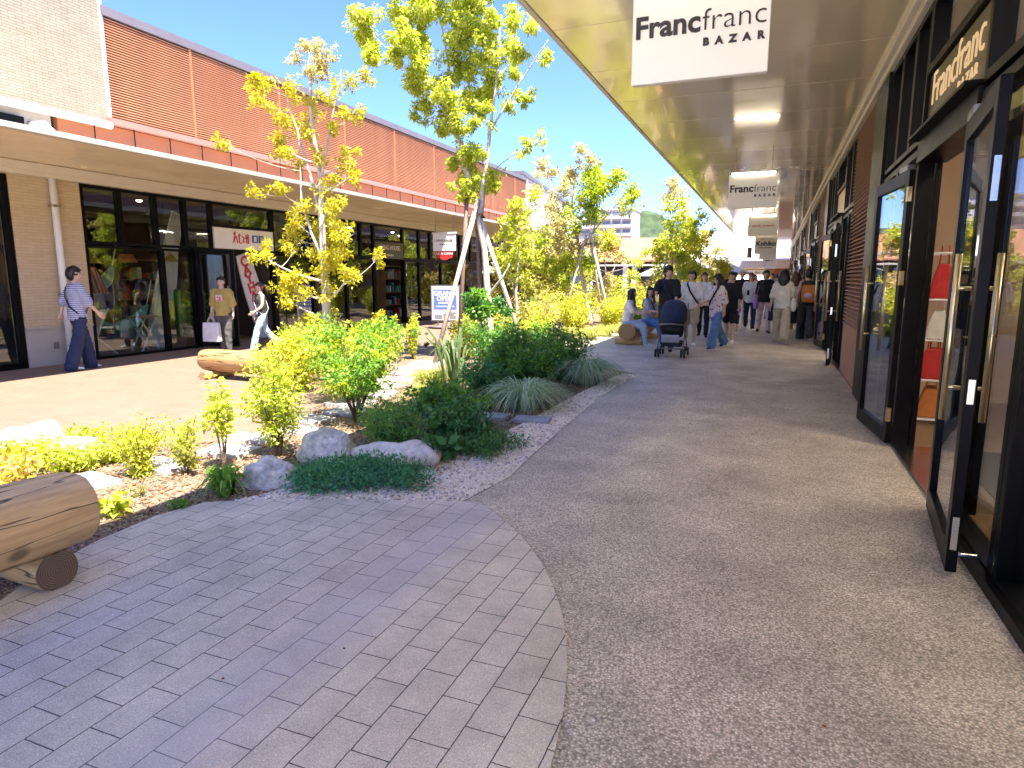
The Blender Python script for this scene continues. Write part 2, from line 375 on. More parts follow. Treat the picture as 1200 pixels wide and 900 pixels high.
def remesh(mb, voxel, smooth=2, target=None):
    me = bpy.data.meshes.new('tmp'); me.from_pydata(mb.v, [], mb.f); me.update()
    o = bpy.data.objects.new('tmp', me); col.objects.link(o)
    r = o.modifiers.new('r', 'REMESH'); r.mode = 'VOXEL'; r.voxel_size = voxel
    if smooth:
        q = o.modifiers.new('s', 'SMOOTH'); q.iterations = smooth; q.factor = .5
    dg = bpy.context.evaluated_depsgraph_get(); dg.update()
    ev = o.evaluated_get(dg).to_mesh()
    nv = len(ev.vertices); co = np.empty(nv*3, np.float32); ev.vertices.foreach_get('co', co)
    fs = [tuple(p.vertices) for p in ev.polygons]
    vs = [tuple(p) for p in co.reshape(-1, 3).tolist()]
    o.evaluated_get(dg).to_mesh_clear()
    bpy.data.objects.remove(o); bpy.data.meshes.remove(me)
    out = MB(); out.v = vs; out.f = fs; out.m = [0] * len(fs); out.n = len(vs)
    return out
def text(name, body, size, loc, rot, mat, parent=None, ext=.004, off=0, align='CENTER', sx=1.0, space=1.0, fit=None):
    cu = bpy.data.curves.new('t', 'FONT'); cu.body = body; cu.size = size; cu.extrude = ext; cu.offset = off; cu.align_x = align
    cu.space_character = space; cu.resolution_u = 3
    o = bpy.data.objects.new('t', cu); col.objects.link(o)
    dg = bpy.context.evaluated_depsgraph_get(); dg.update()
    me = bpy.data.meshes.new_from_object(o.evaluated_get(dg)); bpy.data.objects.remove(o)
    me.materials.clear(); me.materials.append(M[mat])
    t = bpy.data.objects.new(name, me); me.name = name; col.objects.link(t)
    t.scale = (sx, 1, 1); t.rotation_euler = rot; t.location = loc
    if fit:   # stretch to the printed width
        xs = [v.co.x for v in me.vertices]; k = (fit[1]-fit[0])/(max(xs)-min(xs)); t.scale.x = k; t.location.x = fit[0] - min(xs)*k
    if parent: t.parent = parent
    return t
def quads(name, P4, mat, parent=None, mi=None, loc=None):
    """P4: (N,4,3) array -> N separate quads"""
    n = len(P4); me = bpy.data.meshes.new(name)
    me.vertices.add(n*4); me.vertices.foreach_set('co', P4.reshape(-1).astype(np.float32))
    me.loops.add(n*4); me.loops.foreach_set('vertex_index', np.arange(n*4, dtype=np.int32))
    me.polygons.add(n); me.polygons.foreach_set('loop_start', np.arange(0, n*4, 4, dtype=np.int32))
    me.polygons.foreach_set('loop_total', np.full(n, 4, np.int32))
    for q in (mat if isinstance(mat, (list, tuple)) else [mat]): me.materials.append(M[q])
    if mi is not None: me.polygons.foreach_set('material_index', mi.astype(np.int32))
    me.update(); me.validate()
    return link(name, me, parent, loc=loc)
def norm(a): return a / (np.linalg.norm(a, axis=-1, keepdims=True) + 1e-9)
def leafquads(C, rad, n, L=.06, W=.5, out=.6, droop=.2, jit=1.0, flat=1.0, tw=1.0):
    """leaf-sized rhombi in balls at C (k,3) of radius rad (k,), n (k,) leaves each"""
    idx = np.repeat(np.arange(len(C)), n); N = len(idx)
    d = norm(nrs.normal(size=(N,3))); r = rad[idx] * nrs.uniform(0, 1, N)**.45
    off = d * r[:,None]; off[:,2] *= flat
    p = C[idx] + off
    ax = norm(d * out + nrs.normal(size=(N,3)) * jit * .6 + np.array([0,0,-droop]))
    s = norm(np.cross(ax, nrs.normal(size=(N,3)) + np.array([0,0,1.2 / max(tw,.1)])))
    l = L * nrs.uniform(.65, 1.25, N)[:,None]; w = l * W * .5
    nn = norm(np.cross(s, ax)) * l * .12
    a = p; b = p + ax*l*.5 + s*w + nn; c = p + ax*l - nn; e = p + ax*l*.5 - s*w + nn
    return np.stack([a,b,c,e], 1)
def bez(a, b, c, n=8):
    t = np.linspace(0, 1, n)[:,None]
    return (1-t)**2*a + 2*t*(1-t)*b + t*t*c
# ------------------------------------------------------------------ world, sun, camera
SUN = Vector((.39, -.28, 1.0)).normalized()
elev = math.asin(SUN.z); az = math.atan2(SUN.x, SUN.y)
w = bpy.data.worlds.new('World'); scene.world = w; w.use_nodes = True
nt = w.node_tree; bg = nt.nodes['Background']
sky = nt.nodes.new('ShaderNodeTexSky'); sky.sky_type = 'NISHITA'; sky.sun_disc = False
sky.sun_elevation = elev; sky.sun_rotation = az; sky.altitude = 0; sky.air_density = .9; sky.dust_density = .2; sky.ozone_density = 5.0
tint = nt.nodes.new('ShaderNodeMix'); tint.data_type = 'RGBA'; tint.blend_type = 'MULTIPLY'; tint.inputs[0].default_value = 1
tint.inputs[7].default_value = (.57, .64, 1, 1); nt.links.new(sky.outputs[0], tint.inputs[6]); nt.links.new(tint.outputs[2], bg.inputs[0]); bg.inputs[1].default_value = .06
sl = bpy.data.lights.new('sun', 'SUN'); sl.energy = 2.45; sl.angle = R(.5); sl.color = (1, .93, .82)
so = bpy.data.objects.new('sun', sl); col.objects.link(so); so.rotation_euler = SUN.to_track_quat('Z', 'Y').to_euler()
cam = bpy.data.cameras.new('camera'); co = bpy.data.objects.new('camera', cam); col.objects.link(co); scene.camera = co
cam.sensor_width = 36; cam.lens = 760 / 1200 * 36; cam.clip_end = 3000; cam.clip_start = .05
pitch = math.atan(124 / 760); yaw = math.atan(308 / math.hypot(760, 124))
co.location = (0, 0, 1.5); co.rotation_euler = (math.pi/2 - pitch, 0, yaw)
vs = scene.view_settings; vs.view_transform = 'Standard'; vs.look = 'None'; vs.gamma = 1; vs.exposure = 3.05
scene.cycles.use_denoising = True; scene.cycles.max_bounces = 8; scene.cycles.transparent_max_bounces = 12
scene.cycles.sample_clamp_indirect = 6; scene.cycles.caustics_reflective = True; scene.cycles.blur_glossy = 1.0; scene.cycles.caustics_refractive = False

# ------------------------------------------------------------------ ground
def sheet(name, poly, z, mat):
    o = MB().add([(x, y, z) for x, y in poly], [tuple(range(len(poly)))]).build(name, mat); tag(o, kind='structure'); return o
sheet('ground', [(-400, -60), (400, -60), (400, 600), (-400, 600)], 0, 'plaza_paving')
sheet('bounce_ground', [(-40, -60), (40, -60), (40, -1.4), (-40, -1.4)], .006, 'bounce_pale')  # unseen pale sheet behind the camera, added to bounce sun into the shade
edge = [(-1.88, 3.7), (-1.78, 4.4), (-1.83, 5), (-1.9, 6.3), (-1.97, 8), (-1.93, 9.3), (-1.86, 10.05)]
farb = [(-4.1, 11.9), (-4.35, 14), (-4.3, 16), (-3.6, 19.5), (-3.3, 22), (-3.2, 44)]
sheet('walkway', [(1.1, -1.4), (1.1, 58), (-3.2, 58)] + farb[::-1] + edge[::-1] + [(-1.88, 3.0), (-3.0, 2.2), (-3.0, -1.4)], .008, 'asphalt_grain')
soil = [(-3.2, -1), (-7.2, -1), (-7, 2.4), (-6.3, 3.75), (-5.0, 3.95), (-4.75, 4.5), (-4.7, 5.6), (-5.0, 7), (-5.4, 8), (-6.9, 7.6), (-7.4, 9.3), (-6.9, 12), (-7.2, 14), (-7.4, 20), (-7.6, 44)]
sheet('planting_soil', soil + farb[::-1] + edge[::-1] + [(-2.6, 3.4)], .004, 'soil_mulch')
g0 = edge + [(-2.15, 10.1), (-2.22, 9.3), (-2.3, 8), (-2.33, 6.4), (-2.4, 5.2), (-2.62, 4.3), (-3.1, 3.8), (-3.3, 3.2)]
sheet('gravel_strip', g0, .012, 'gravel_mix')
arc = [(-3.55 + 3.02 * math.cos(a), 1.35 + 3.02 * math.sin(a)) for a in np.linspace(R(-50), R(53), 40)]
pav = arc + [(-1.86, 3.75), (-2.09, 3.68), (-2.65, 3.49), (-3.16, 3.28), (-3.45, 3.1), (-3.54, 2.8), (-3.5, 2.35), (-3.37, 1.95), (-3.24, 1.7), (-3.1, 1.2), (-3.1, -1)]
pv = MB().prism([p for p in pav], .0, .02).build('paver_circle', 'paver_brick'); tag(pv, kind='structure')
sheet('bench_soil', [(-3.05, -1), (-3.2, 1.72), (-3.38, 1.98), (-3.9, 2.2), (-5, 1.5), (-5, -1)], .0165, 'soil_mulch')

def inpoly(x, y, poly):
    c = False; n = len(poly)
    for i in range(n):
        x0, y0 = poly[i]; x1, y1 = poly[i-1]
        if (y0 > y) != (y1 > y) and x < (x1-x0)*(y-y0)/(y1-y0) + x0: c = not c
    return c
def scatter(name, poly, n, bb, mk, mat, label):
    mb = MB()
    k = 0
    while k < n:
        y = bb[2] + (bb[3]-bb[2]) * rnd.random()**1.5; x = rnd.uniform(bb[0], bb[1])
        if inpoly(x, y, poly): mk(mb, x, y); k += 1
    o = mb.build(name, mat); tag(o, label, name, kind='stuff'); return o
def peb(mb, x, y):
    r = rnd.uniform(.005, .014); mb.ell((x, y, .012 + r*.3), (r, r*rnd.uniform(.7, 1.2), r*.7), 6, 4, rnd.randrange(3))
scatter('gravel', g0, 2600, (-3.3, -1.8, 3.2, 10), peb, ['pebble', 'slab_stone', 'gravel_mix'], 'loose pale beige gravel beside the asphalt walkway')
def chip(mb, x, y):
    mb.obox((x, y, .012), (rnd.uniform(.015, .05), rnd.uniform(.006, .018), .005), rnd.uniform(0, 6.3), rnd.uniform(-.5, .5), rnd.uniform(-.4, .4), rnd.randrange(3))
scatter('mulch', soil + farb[::-1] + edge[::-1] + [(-2.6, 3.4), (-3.5, 3.1), (-3.6, 2.3)], 3800, (-6.5, -2.2, 1.9, 9), chip, ['mulch_chip', 'mulch_chip', 'leaf_litter'], 'brown bark chips and fallen leaves on the planting bed')
# paver edge crumbs where the brick circle meets the asphalt
mb = MB()
for i in range(260):
    a = R(rnd.uniform(-15, 52)); r = 3.02 + rnd.uniform(0, .02)
    q = rnd.uniform(.003, .008); mb.ell((-3.55 + r*math.cos(a), 1.35 + r*math.sin(a), .012), (q, q, q*.8), 6, 4)
tag(mb.build('grit', 'pebble'), 'loose pale grit along the curved edge of the brick paving', 'grit', kind='stuff')
# construction joints and cracks in the asphalt
def joint(pts, w_):
    mb = MB(); P = []
    for a, b in zip(pts[:-1], pts[1:]):
        for u in np.linspace(0, 1, 12)[:-1]: P.append((a[0]*(1-u)+b[0]*u + rnd.uniform(-.006, .006), a[1]*(1-u)+b[1]*u + rnd.uniform(-.008, .008)))
    n = len(P); mb.add([(x, y-w_*rnd.uniform(.2, .7), .0105) for x, y in P] + [(x, y+w_*rnd.uniform(.2, .7), .0105) for x, y in P], [(i, i+1, n+i+1, n+i) for i in range(n-1)])
    tag(mb.build('pavement_joint', 'joint_dark'), kind='structure')
joint([(-1.9, 10.02), (-1.2, 10.05), (.95, 10.1)], .012); joint([(-.1, 8.0), (.2, 7.98), (1.0, 8.02)], .008); joint([(-.95, 5.2), (-.8, 5.22), (-.68, 5.18)], .009)
# specks, scraps and dry leaves blown over the paving
mb = MB()
for i in range(110):
    x, y = rnd.uniform(-3.2, .9), rnd.uniform(1.2, 9)
    if y > 3.3 and x < -1.6: continue
    q = rnd.uniform(.003, .008); mb.ell((x, y, .021 if (x+3.55)**2 + (y-1.35)**2 < 9.2 and y < 3.6 else .011), (q, q*.7, q*.5), 6, 4, rnd.randrange(3))
tag(mb.build('speck', ['pebble', 'leaf_litter', 'white_paint']), 'small specks and scraps of leaf scattered over the paving', 'litter', kind='stuff')
# hills
def hill(name, cx, cy, rx, ry, h, seed):
    rr = np.random.RandomState(seed); n = 60; vs_, fs_ = [], []
    ph = rr.uniform(0, 6, 12)
    for i in range(n+1):
        for j in range(n+1):
            x = -1 + 2*i/n; y = -1 + 2*j/n; d = max(0, 1 - x*x - y*y)
            z = h * d**.8 * (1 + .12*math.sin(7*x+ph[0]) + .08*math.sin(13*y+ph[1]) + .06*math.sin(19*x+ph[2])) + rr.uniform(0, .03) * h * (d > 0)
            vs_.append((cx + x*rx, cy + y*ry, z - .5)); 
    for i in range(n):
        for j in range(n): a = i*(n+1)+j; fs_.append((a, a+n+1, a+n+2, a+1))
    o = MB().add(vs_, fs_).build(name, 'hill_green', smooth=True); tag(o, kind='structure')
hill('hill', -70, 560, 120, 90, 36, 3)
hill('hill', -88, 480, 95, 60, 40, 5)

# ------------------------------------------------------------------ left shop building  (front wall X = -11.6)
XL = -11.6
LB = thing('shop_building', (XL, 15, 0), 'long shop building with rust coloured louvred upper wall and cream tiled corner tower', 'building')
def lp(mb, name, mats, smooth=False, bevel=0, parent=None):
    """build in world coordinates, then parent under the left building"""
    o = mb.build(name, mats, smooth=smooth, bevel=bevel); p = parent or LB
    o.parent = p; o.location = -wpos(p); return o
def wpos(o):
    v = Vector(o.location)
    while o.parent: o = o.parent; v = v + Vector(o.location)
    return v
def lsub(mb, name, mats, parent, smooth=False, bevel=0):
    o = mb.build(name, mats, smooth=smooth, bevel=bevel); o.parent = parent; o.location = -wpos(parent); return o
lp(MB().box(XL-8, -12, 4.30, XL, 8.94, 9.5), 'tower_wall', 'tile_cream')
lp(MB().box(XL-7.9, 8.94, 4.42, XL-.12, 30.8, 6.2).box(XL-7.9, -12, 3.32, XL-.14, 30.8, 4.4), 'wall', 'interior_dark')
# louvred cladding: saw-tooth slats
mb = MB(); ns = 38; z0, z1 = 4.42, 6.2; dz = (z1-z0)/ns
for i in range(ns):
    z = z0 + i*dz
    mb.add([(XL-.06, 8.98, z+dz*.98), (XL+.02, 8.98, z+.012), (XL+.02, 8.98, z), (XL-.06, 8.98, z), (XL-.06, 30.8, z+dz*.98), (XL+.02, 30.8, z+.012), (XL+.02, 30.8, z), (XL-.06, 30.8, z)],
           [(0,4,5,1), (1,5,6,2), (2,6,7,3), (0,1,2,3), (7,6,5,4)])
cl = lp(mb, 'louvre_cladding', 'louvre_orange')
mb = MB()
y = 10.9
while y < 30: lsub(MB().box(XL+.0, y-.025, 4.42, XL+.035, y+.025, 6.2), 'seam_strip', 'fascia_orange', cl); y += 2.63
pass
lp(MB().box(XL-8, 8.95, 6.2, XL+.06, 30.85, 6.36), 'roof_coping', 'coping_grey')
lp(MB().box(XL-.02, 8.9, 4.30, XL+.1, 30.85, 4.42), 'coping', 'coping_red')
lp(MB().box(XL-.2, 8.0, 3.34, XL-.03, 30.85, 4.29), 'fascia_band', 'fascia_orange')
lp(MB().box(XL-.2, -12, 3.34, XL-.05, 7.9, 4.27), 'recess_wall', 'dado_panel')
lp(MB().tube([(XL+.05, -12, 4.28), (XL+.05, 8.94, 4.28)], .07, 10), 'round_trim', 'white_metal', True)
lp(MB().box(XL+.0, 8.93, 4.36, XL+.03, 8.99, 9.5), 'corner_trim', 'white_metal')
# overflow pipe and vent in the recess above the canopy
lp(MB().tube([(XL-.05, 7.55, 4.0), (XL+.22, 7.6, 4.0), (XL+.33, 7.62, 3.9), (XL+.36, 7.64, 3.6)], .07, 10), 'overflow_pipe', 'white_metal', True)
lp(MB().box(XL-.04, 6.9, 3.95, XL+.05, 7.4, 4.1), 'vent_slot', 'black_frame')
# canopy, flat, over the shop fronts
XC = -9.2
mb = MB()
y = -12.0
while y < 30.5:
    mb.box(XC, y, 3.38, XL+1.21, min(y+1.9, 30.8)-.008, 3.40).box(XL+1.202, y, 3.38, XL+.01, min(y+1.9, 30.8)-.008, 3.40)
    y += 1.9
cp = lp(mb, 'canopy', 'soffit_left')
lsub(MB().box(XC-.001, -12, 3.405, XL, 30.8, 3.44), 'canopy_top', 'white_metal', cp)
lsub(MB().box(XC+.001, -12, 3.372, XC+.12, 30.85, 3.455), 'canopy_edge', 'dado_panel', cp, bevel=.01)
mb0 = lp(MB().box(XL+.02, -12, 3.17, XL+.16, 30.8, 3.375).box(XL+.16, -12, 3.24, XL+.2, 30.8, 3.37), 'cornice', 'cream_trim')
y = 8.6
while y < 30.5:   # hanger brackets of the canopy
    b = lp(MB().box(XL+.02, y-.045, 3.72, XL+.1, y+.045, 3.95).tube([(XL+.08, y, 3.86), (XC-.45, y, 3.55)], .018, 6), 'bracket', 'white_metal')
    lsub(MB().box(XL+.101, y-.04, 3.74, XL+.15, y+.04, 3.92), 'bracket_plate', 'black_frame', b); lsub(MB().tube([(XL+.06, y, 3.92), (XL+.06, y, 4.3)], .01, 6), 'hanger_rod', 'black_frame', b)
    y += .8
# pier with tile and downpipe
lp(MB().box(XL-.3, 7.06, .66, XL, 8.24, 3.2), 'pier_tile', 'tile_tan')
lp(MB().box(XL-.3, 7.06, 0, XL-.01, 8.24, .65).box(XL-.02, 7.06, .64, XL+.015, 8.24, .675), 'pier_dado', 'dado_panel')
dp = lp(MB().tube([(XL+.09, 7.72, .0), (XL+.09, 7.72, 3.37)], .055, 12), 'downpipe', 'white_metal', True)
lsub(MB().box(XL, 7.66, 2.7, XL+.15, 7.78, 2.74).box(XL, 7.66, 1.2, XL+.15, 7.78, 1.24), 'pipe_clip', 'steel', dp)
lp(MB().box(XL+.001, 7.5, .28, XL+.03, 7.57, .4), 'wall_socket', 'coping_grey')
def scribble(h, w_, mat, parent, at, axis, seed=3):
    """a line of lettering too small to read: uneven upright dabs"""
    g = random.Random(seed + int(w_*100)); mb = MB(); u = -w_/2
    while u < w_/2:
        q = h*g.uniform(.25, .6)
        if g.random() > .14:
            a, b, z = u, min(u+q, w_/2), h*g.uniform(.55, 1)
            if axis == 'x': mb.box(at[0]+a, at[1]-.004, at[2], at[0]+b, at[1], at[2]+z)
            else: mb.box(at[0], at[1]+a, at[2], at[0]+.004, at[1]+b, at[2]+z)
        u += q + h*.16
    o = mb.build('lettering', mat, parent)
    return o
# shop fronts ------------------------------------------------
def window(y0, y1, z0, z1, fr=.05, X=XL, name='window', parent=None, glass='shop_glass', fm='black_frame', d=.1):
    P = parent or LB
    f = MB().box(X-d, y0, z0, X, y0+fr, z1).box(X-d, y1-fr, z0, X, y1, z1).box(X-d, y0+fr, z0, X, y1-fr, z0+fr).box(X-d, y0+fr, z1-fr, X, y1-fr, z1)
    o = lsub(f, name, fm, P, bevel=.004)
    lsub(MB().box(X-d*.55, y0+fr, z0+fr, X-d*.55+.008, y1-fr, z1-fr), 'pane', glass, o)
    return o
def shop_row(ys, z0, z1, skip=()):
    for a, b in zip(ys[:-1], ys[1:]):
        if (a, b) in skip: continue
        window(a+.002, b-.002, z0, z1)
window(5.2, 7.05, .0, 3.16, .1); window(3.2, 5.2, 0, 3.16, .1); window(1.2, 3.2, 0, 3.16, .1); window(-2.5, 1.2, 0, 3.16, .1)
shop_row([8.25, 9.0, 9.77, 10.48, 11.18], 2.12, 3.16)
window(11.18, 13.05, 2.64, 3.16)
shop_row([8.25, 9.85, 10.62], .0, 2.1)
sg = lp(MB().box(XL-.06, 11.2, 2.16, XL+.03, 13.03, 2.62), 'shop_sign', 'sign_board', bevel=.006)
# brush script of the sign (red strokes) and the two blue seals
def strokes(S, y, z, X, r=.016, k=1.0):
    mb = MB()
    for q in S: mb.tube([(X, y + a*k, z + b*k) for a, b in q], r, 6)
    return mb
brush = [[(0,.1),(.05,.16),(.03,.02),(-.02,-.1)], [(.0,-.02),(.08,.05),(.1,-.1)], [(.14,.06),(.2,.08)], [(.17,.12),(.16,-.08),(.22,-.1)], [(.26,.06),(.31,.02),(.27,-.08),(.34,-.06)], [(.38,.1),(.4,-.1)], [(.36,.02),(.47,.05)], [(.44,.12),(.45,-.1)]]
lsub(strokes(brush, 11.75, 2.4, XL+.035), 'lettering', 'ink_red', sg)
lsub(MB().box(XL+.031, 12.32, 2.33, XL+.042, 12.5, 2.5).box(XL+.031, 12.53, 2.33, XL+.042, 12.71, 2.5), 'seal', 'ink_blue', sg)
lsub(MB().box(XL+.043, 12.37, 2.36, XL+.047, 12.45, 2.47).box(XL+.043, 12.58, 2.37, XL+.047, 12.66, 2.4).box(XL+.043, 12.58, 2.43, XL+.047, 12.66, 2.46), 'seal_mark', 'white_paint', sg)
def hinged(y, z1, w, ang, X=XL, parent=None, name='door'):
    """glass door leaf hinged at y, opened by ang away from the closed line (+Y)"""
    d = bpy.data.objects.new(name, None)
    f = MB().box(-.02, 0, .03, .03, .09, z1).box(-.02, w-.09, .03, .03, w, z1).box(-.02, .09, .03, .03, w-.09, .2).box(-.02, .09, z1-.1, .03, w-.09, z1)
    o = f.build(name, 'black_frame', bevel=.004); o.parent = parent or LB
    o.location = Vector((X + .04, y, 0)) - wpos(parent or LB); o.rotation_euler.z = -ang
    q = MB().box(0, .09, .2, .008, w-.09, z1-.1).build('pane', 'shop_glass'); q.parent = o
    h = MB().tube([(.08, w-.14, .75), (.08, w-.14, 1.35)], .015, 8).tube([(.02, w-.14, .85), (.08, w-.14, .85)], .01, 6).tube([(.02, w-.14, 1.25), (.08, w-.14, 1.25)], .01, 6).build('handle', 'steel', smooth=True); h.parent = o
    bpy.data.objects.remove(d)
    return o
hinged(10.66, 2.1, .85, R(75))
lp(MB().box(XL-.08, 10.62, 0, XL+.01, 10.7, 2.1).box(XL-.08, 10.62, 2.101, XL+.01, 11.2, 2.12), 'door_frame', 'black_frame'); lp(MB().box(XL-.08, 12.98, 0, XL+.01, 13.06, 2.62), 'door_frame', 'black_frame')
# glazed run beyond
yy = [13.07, 13.8, 14.55, 15.3, 16.05, 16.8, 17.5]
shop_row(yy, 2.12, 3.16); shop_row([13.07, 14.55, 16.05, 17.5], 0, 2.1)
window(17.5, 19.2, 2.66, 3.16)
s2 = lp(MB().box(XL-.06, 17.52, 2.12, XL+.02, 19.18, 2.64), 'shop_sign', 'sign_olive', bevel=.006)
t = text('lettering', 'LIVING HOUSE.', .2, (0,0,0), (R(90), 0, R(90)), 'letter_pale', s2, sx=.95); t.location = Vector((XL+.024, 18.35, 2.4)) - wpos(s2)
t = scribble(.07, .4, 'letter_pale', s2, V(0,0,0), 'y'); t.location = Vector((XL+.0205, 18.35, 2.2)) - wpos(s2)
lp(MB().box(XL-.08, 17.5, 0, XL+.01, 17.58, 2.12), 'door_frame', 'black_frame'); lp(MB().box(XL-.08, 19.12, 0, XL+.01, 19.2, 2.12), 'door_frame', 'black_frame')
hinged(19.2, 2.08, .85, R(-20)); 
shop_row([19.2, 20.3, 21.1, 21.9, 22.7, 23.5, 24.5, 25.5, 26.5, 27.5, 28.6, 29.7, 30.8], 2.12, 3.16)
shop_row([20.3, 21.9, 23.5, 25.5, 27.5, 29.7, 30.8], 0, 2.1); window(19.25, 20.3, 0, 2.1)
# shop interior shell: floor, back wall, ceiling
lp(MB().box(XL-6, -8, .0, XL-.1, 30.7, .03), 'shop_floor', 'interior_floor')
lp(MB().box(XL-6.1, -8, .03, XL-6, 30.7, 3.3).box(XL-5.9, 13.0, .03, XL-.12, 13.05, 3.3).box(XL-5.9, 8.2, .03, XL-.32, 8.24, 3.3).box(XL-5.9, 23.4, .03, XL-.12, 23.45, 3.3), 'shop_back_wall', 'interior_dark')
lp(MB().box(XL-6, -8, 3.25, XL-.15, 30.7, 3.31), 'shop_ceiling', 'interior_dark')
lp(MB().box(XL-.4, 30.8, 0, XL, 31.1, 6.3), 'end_wall', 'tile_tan')
# ceiling lamps inside
def lamp(x, y, z, r, label, mat='lamp_warm'):
    t = thing('ceiling_lamp', (x, y, z), label, 'lamp', 'small round shop ceiling lamps')
    MB().tube([(0,0,-.02), (0,0,.08)], [r, r*.6], 12).build('lamp_housing', 'black_frame', t)
    MB().ell((0,0,-.02), (r*.85, r*.85, r*.4), 10, 6).build('bulb', mat, t)
for i, (y, dx) in enumerate([(8.75, .9), (9.6, 2.4), (10.4, 1.2), (11.9, 1.6), (14.2, 1.3), (16.3, 2), (18.3, 1.5), (20.8, 1.4), (22.6, 2.2), (5.9, 1.2)]):
    lamp(XL-dx, y, 3.17, .07, 'small warm ceiling lamp inside the left hand shops')
# things in the left shops
def hammock(x, y0, y1, z, mat, label):
    t = thing('hammock', (x, y0, z), label, 'hammock')
    n = 14; rings = []
    vs_, fs_ = [], []
    for i in range(n+1):
        u = i/n; yy_ = (y1-y0)*u; sag = -.55*4*u*(1-u); wd = .06 + .32*math.sin(math.pi*u)
        for j in range(7):
            a = -1 + 2*j/6; vs_.append((wd*a, yy_, sag + .14*a*a*math.sin(math.pi*u)))
    for i in range(n):
        for j in range(6): q = i*7+j; fs_.append((q, q+1, q+8, q+7))
    o = MB().add(vs_, fs_).build('cloth', mat, t, True); s = o.modifiers.new('Solid', 'SOLIDIFY'); s.thickness = .012
    MB().tube([(0,0,0), (0,-.15,.5)], .012, 6).tube([(0,y1-y0,0), (0,y1-y0+.15,.5)], .012, 6).build('rope', 'white_paint', t)
cloth('teal', (.12, .4, .36)); cloth('sky', (.35, .52, .6)); cloth('yellow', (.5, .38, .05)); cloth('blue', (.05, .25, .6))
hammock(XL-.7, 8.5, 9.95, .95, 'cloth_teal', 'teal striped hammock slung low across the surf shop window')
hammock(XL-1.3, 8.75, 9.7, 1.75, 'cloth_sky', 'pale blue hammock hung high in the surf shop window')
def cone_lamp(y, z, r0, r1, h, mat, label, x=XL-.6):
    t = thing('pendant_lamp', (x, y, z), label, 'lamp')
    o = MB().tube([(0,0,0), (0,0,h)], [r1, r0], 20, caps=False).build('lamp_shade', mat, t, True); s = o.modifiers.new('Solid', 'SOLIDIFY'); s.thickness = .008
    MB().tube([(0,0,h), (0,0,3.2-z)], .006, 6).build('cord', 'black_frame', t)
    MB().ell((0,0,h*.4), .05, 10, 6).build('bulb', 'lamp_soft', t)
cone_lamp(8.6, 1.78, .13, .3, .3, 'cloth_yellow', 'yellow cone pendant lamp at the left edge of the surf shop window')
cone_lamp(8.72, 1.2, .1, .28, .5, 'lamp_stripe', 'red striped cloth pendant lamp hanging over the hammock in the shop window')
cone_lamp(10.45, 1.85, .1, .22, .2, 'cloth_yellow', 'small yellow pendant lamp glowing beside the white leaning board')
cone_lamp(9.5, 1.82, .12, .2, .16, 'cloth_orange', 'small orange pendant lamp in the middle of the shop window')
t = thing('deck_chair', (XL-.55, 8.5, .03), 'white folding deck chair with canvas back behind the shop glass', 'chair')
MB().obox((0, .1, .5), (.45, .03, .8), 0, R(-25)).build('canvas', 'cloth_white', t)
MB().tube([(-.24,.3,.9), (-.24,-.3,0)], .016, 6).tube([(.24,.3,.9), (.24,-.3,0)], .016, 6).tube([(-.24,-.1,.45), (-.24,.4,0)], .016, 6).tube([(.24,-.1,.45), (.24,.4,0)], .016, 6).tube([(-.24,.4,.02), (.24,.4,.02)], .014, 6).build('frame', 'white_paint', t)
t = thing('wooden_rack', (XL-.5, 9.65, .03), 'low white crossed-leg rack on the shop floor under the hammock', 'rack')
MB().tube([(0,-.3,0), (0,.1,.7)], .018, 6).tube([(0,.1,0), (0,-.3,.7)], .018, 6).tube([(.3,-.3,0), (.3,.1,.7)], .018, 6).tube([(.3,.1,0), (.3,-.3,.7)], .018, 6).build('leg', 'white_paint', t)
MB().box(-.05, -.34, .68, .35, .14, .71).build('shelf', 'shelf_wood', t)
t = thing('cactus', (XL-.35, 10.42, .03), 'tall dark green column cactus in the surf shop window', 'plant')
mb = MB(); n = 12
for (dx, dy, z0_, z1_, r) in [(0,0,.1,1.25,.085), (.0,.15,.45,.95,.055), (.0,-.15,.5,1.0,.055)]:
    mb.tube([(dx,dy,z0_), (dx,dy,(z0_+z1_)/2), (dx,dy,z1_-.04), (dx,dy,z1_)], [r*.9, r, r*.8, .01], 10)
mb.tube([(0,0,.5), (0,.15,.47)], .05, 8).tube([(0,0,.55), (0,-.15,.52)], .05, 8)
mb.build('stem', 'leaf_deep', t, True); MB().tube([(0,0,0), (0,0,.22)], [.1,.13], 14).build('pot', 'terracotta_panel', t)
def leaning_board(x, y, L, w, lean, label, letters, rz=0, slant=0):
    t = thing('leaning_board', (x, y, .03), label, 'board')
    pts = []
    for u in np.linspace(0, 1, 16):
        wd = w * (.55 + .45*math.sin(math.pi*(.12+.76*u)))
        pts.append((u*L, wd))
    rings = []
    for z, wd in pts: rings.append([(-.02, -wd/2, z), (.02, -wd/2, z), (.02, wd/2, z), (-.02, wd/2, z)])
    o = MB().loft(rings).build('panel', 'banner_white', t, bevel=.01)
    t.rotation_euler = (lean, 0, rz)
    for i, ch in enumerate(letters):
        q = text('lettering', ch, .34, (.024, -.02, L*.86 - i*.215), (R(90), 0, R(90)), 'ink_red', t, off=.012, sx=1)
    return t
leaning_board(XL-.28, 12.95, 2.15, .56, R(18), 'white leaning surfboard sign with red capital letters at the shop door', 'CAYHANE')
t = leaning_board(XL-.9, 10.15, 3.05, .42, R(-18), 'plain white board slanting up behind the upper shop window panes', '')
leaning_board(XL-.5, 10.0, 2.05, .46, R(-14), 'plain white surfboard standing behind the cactus in the shop window', '')
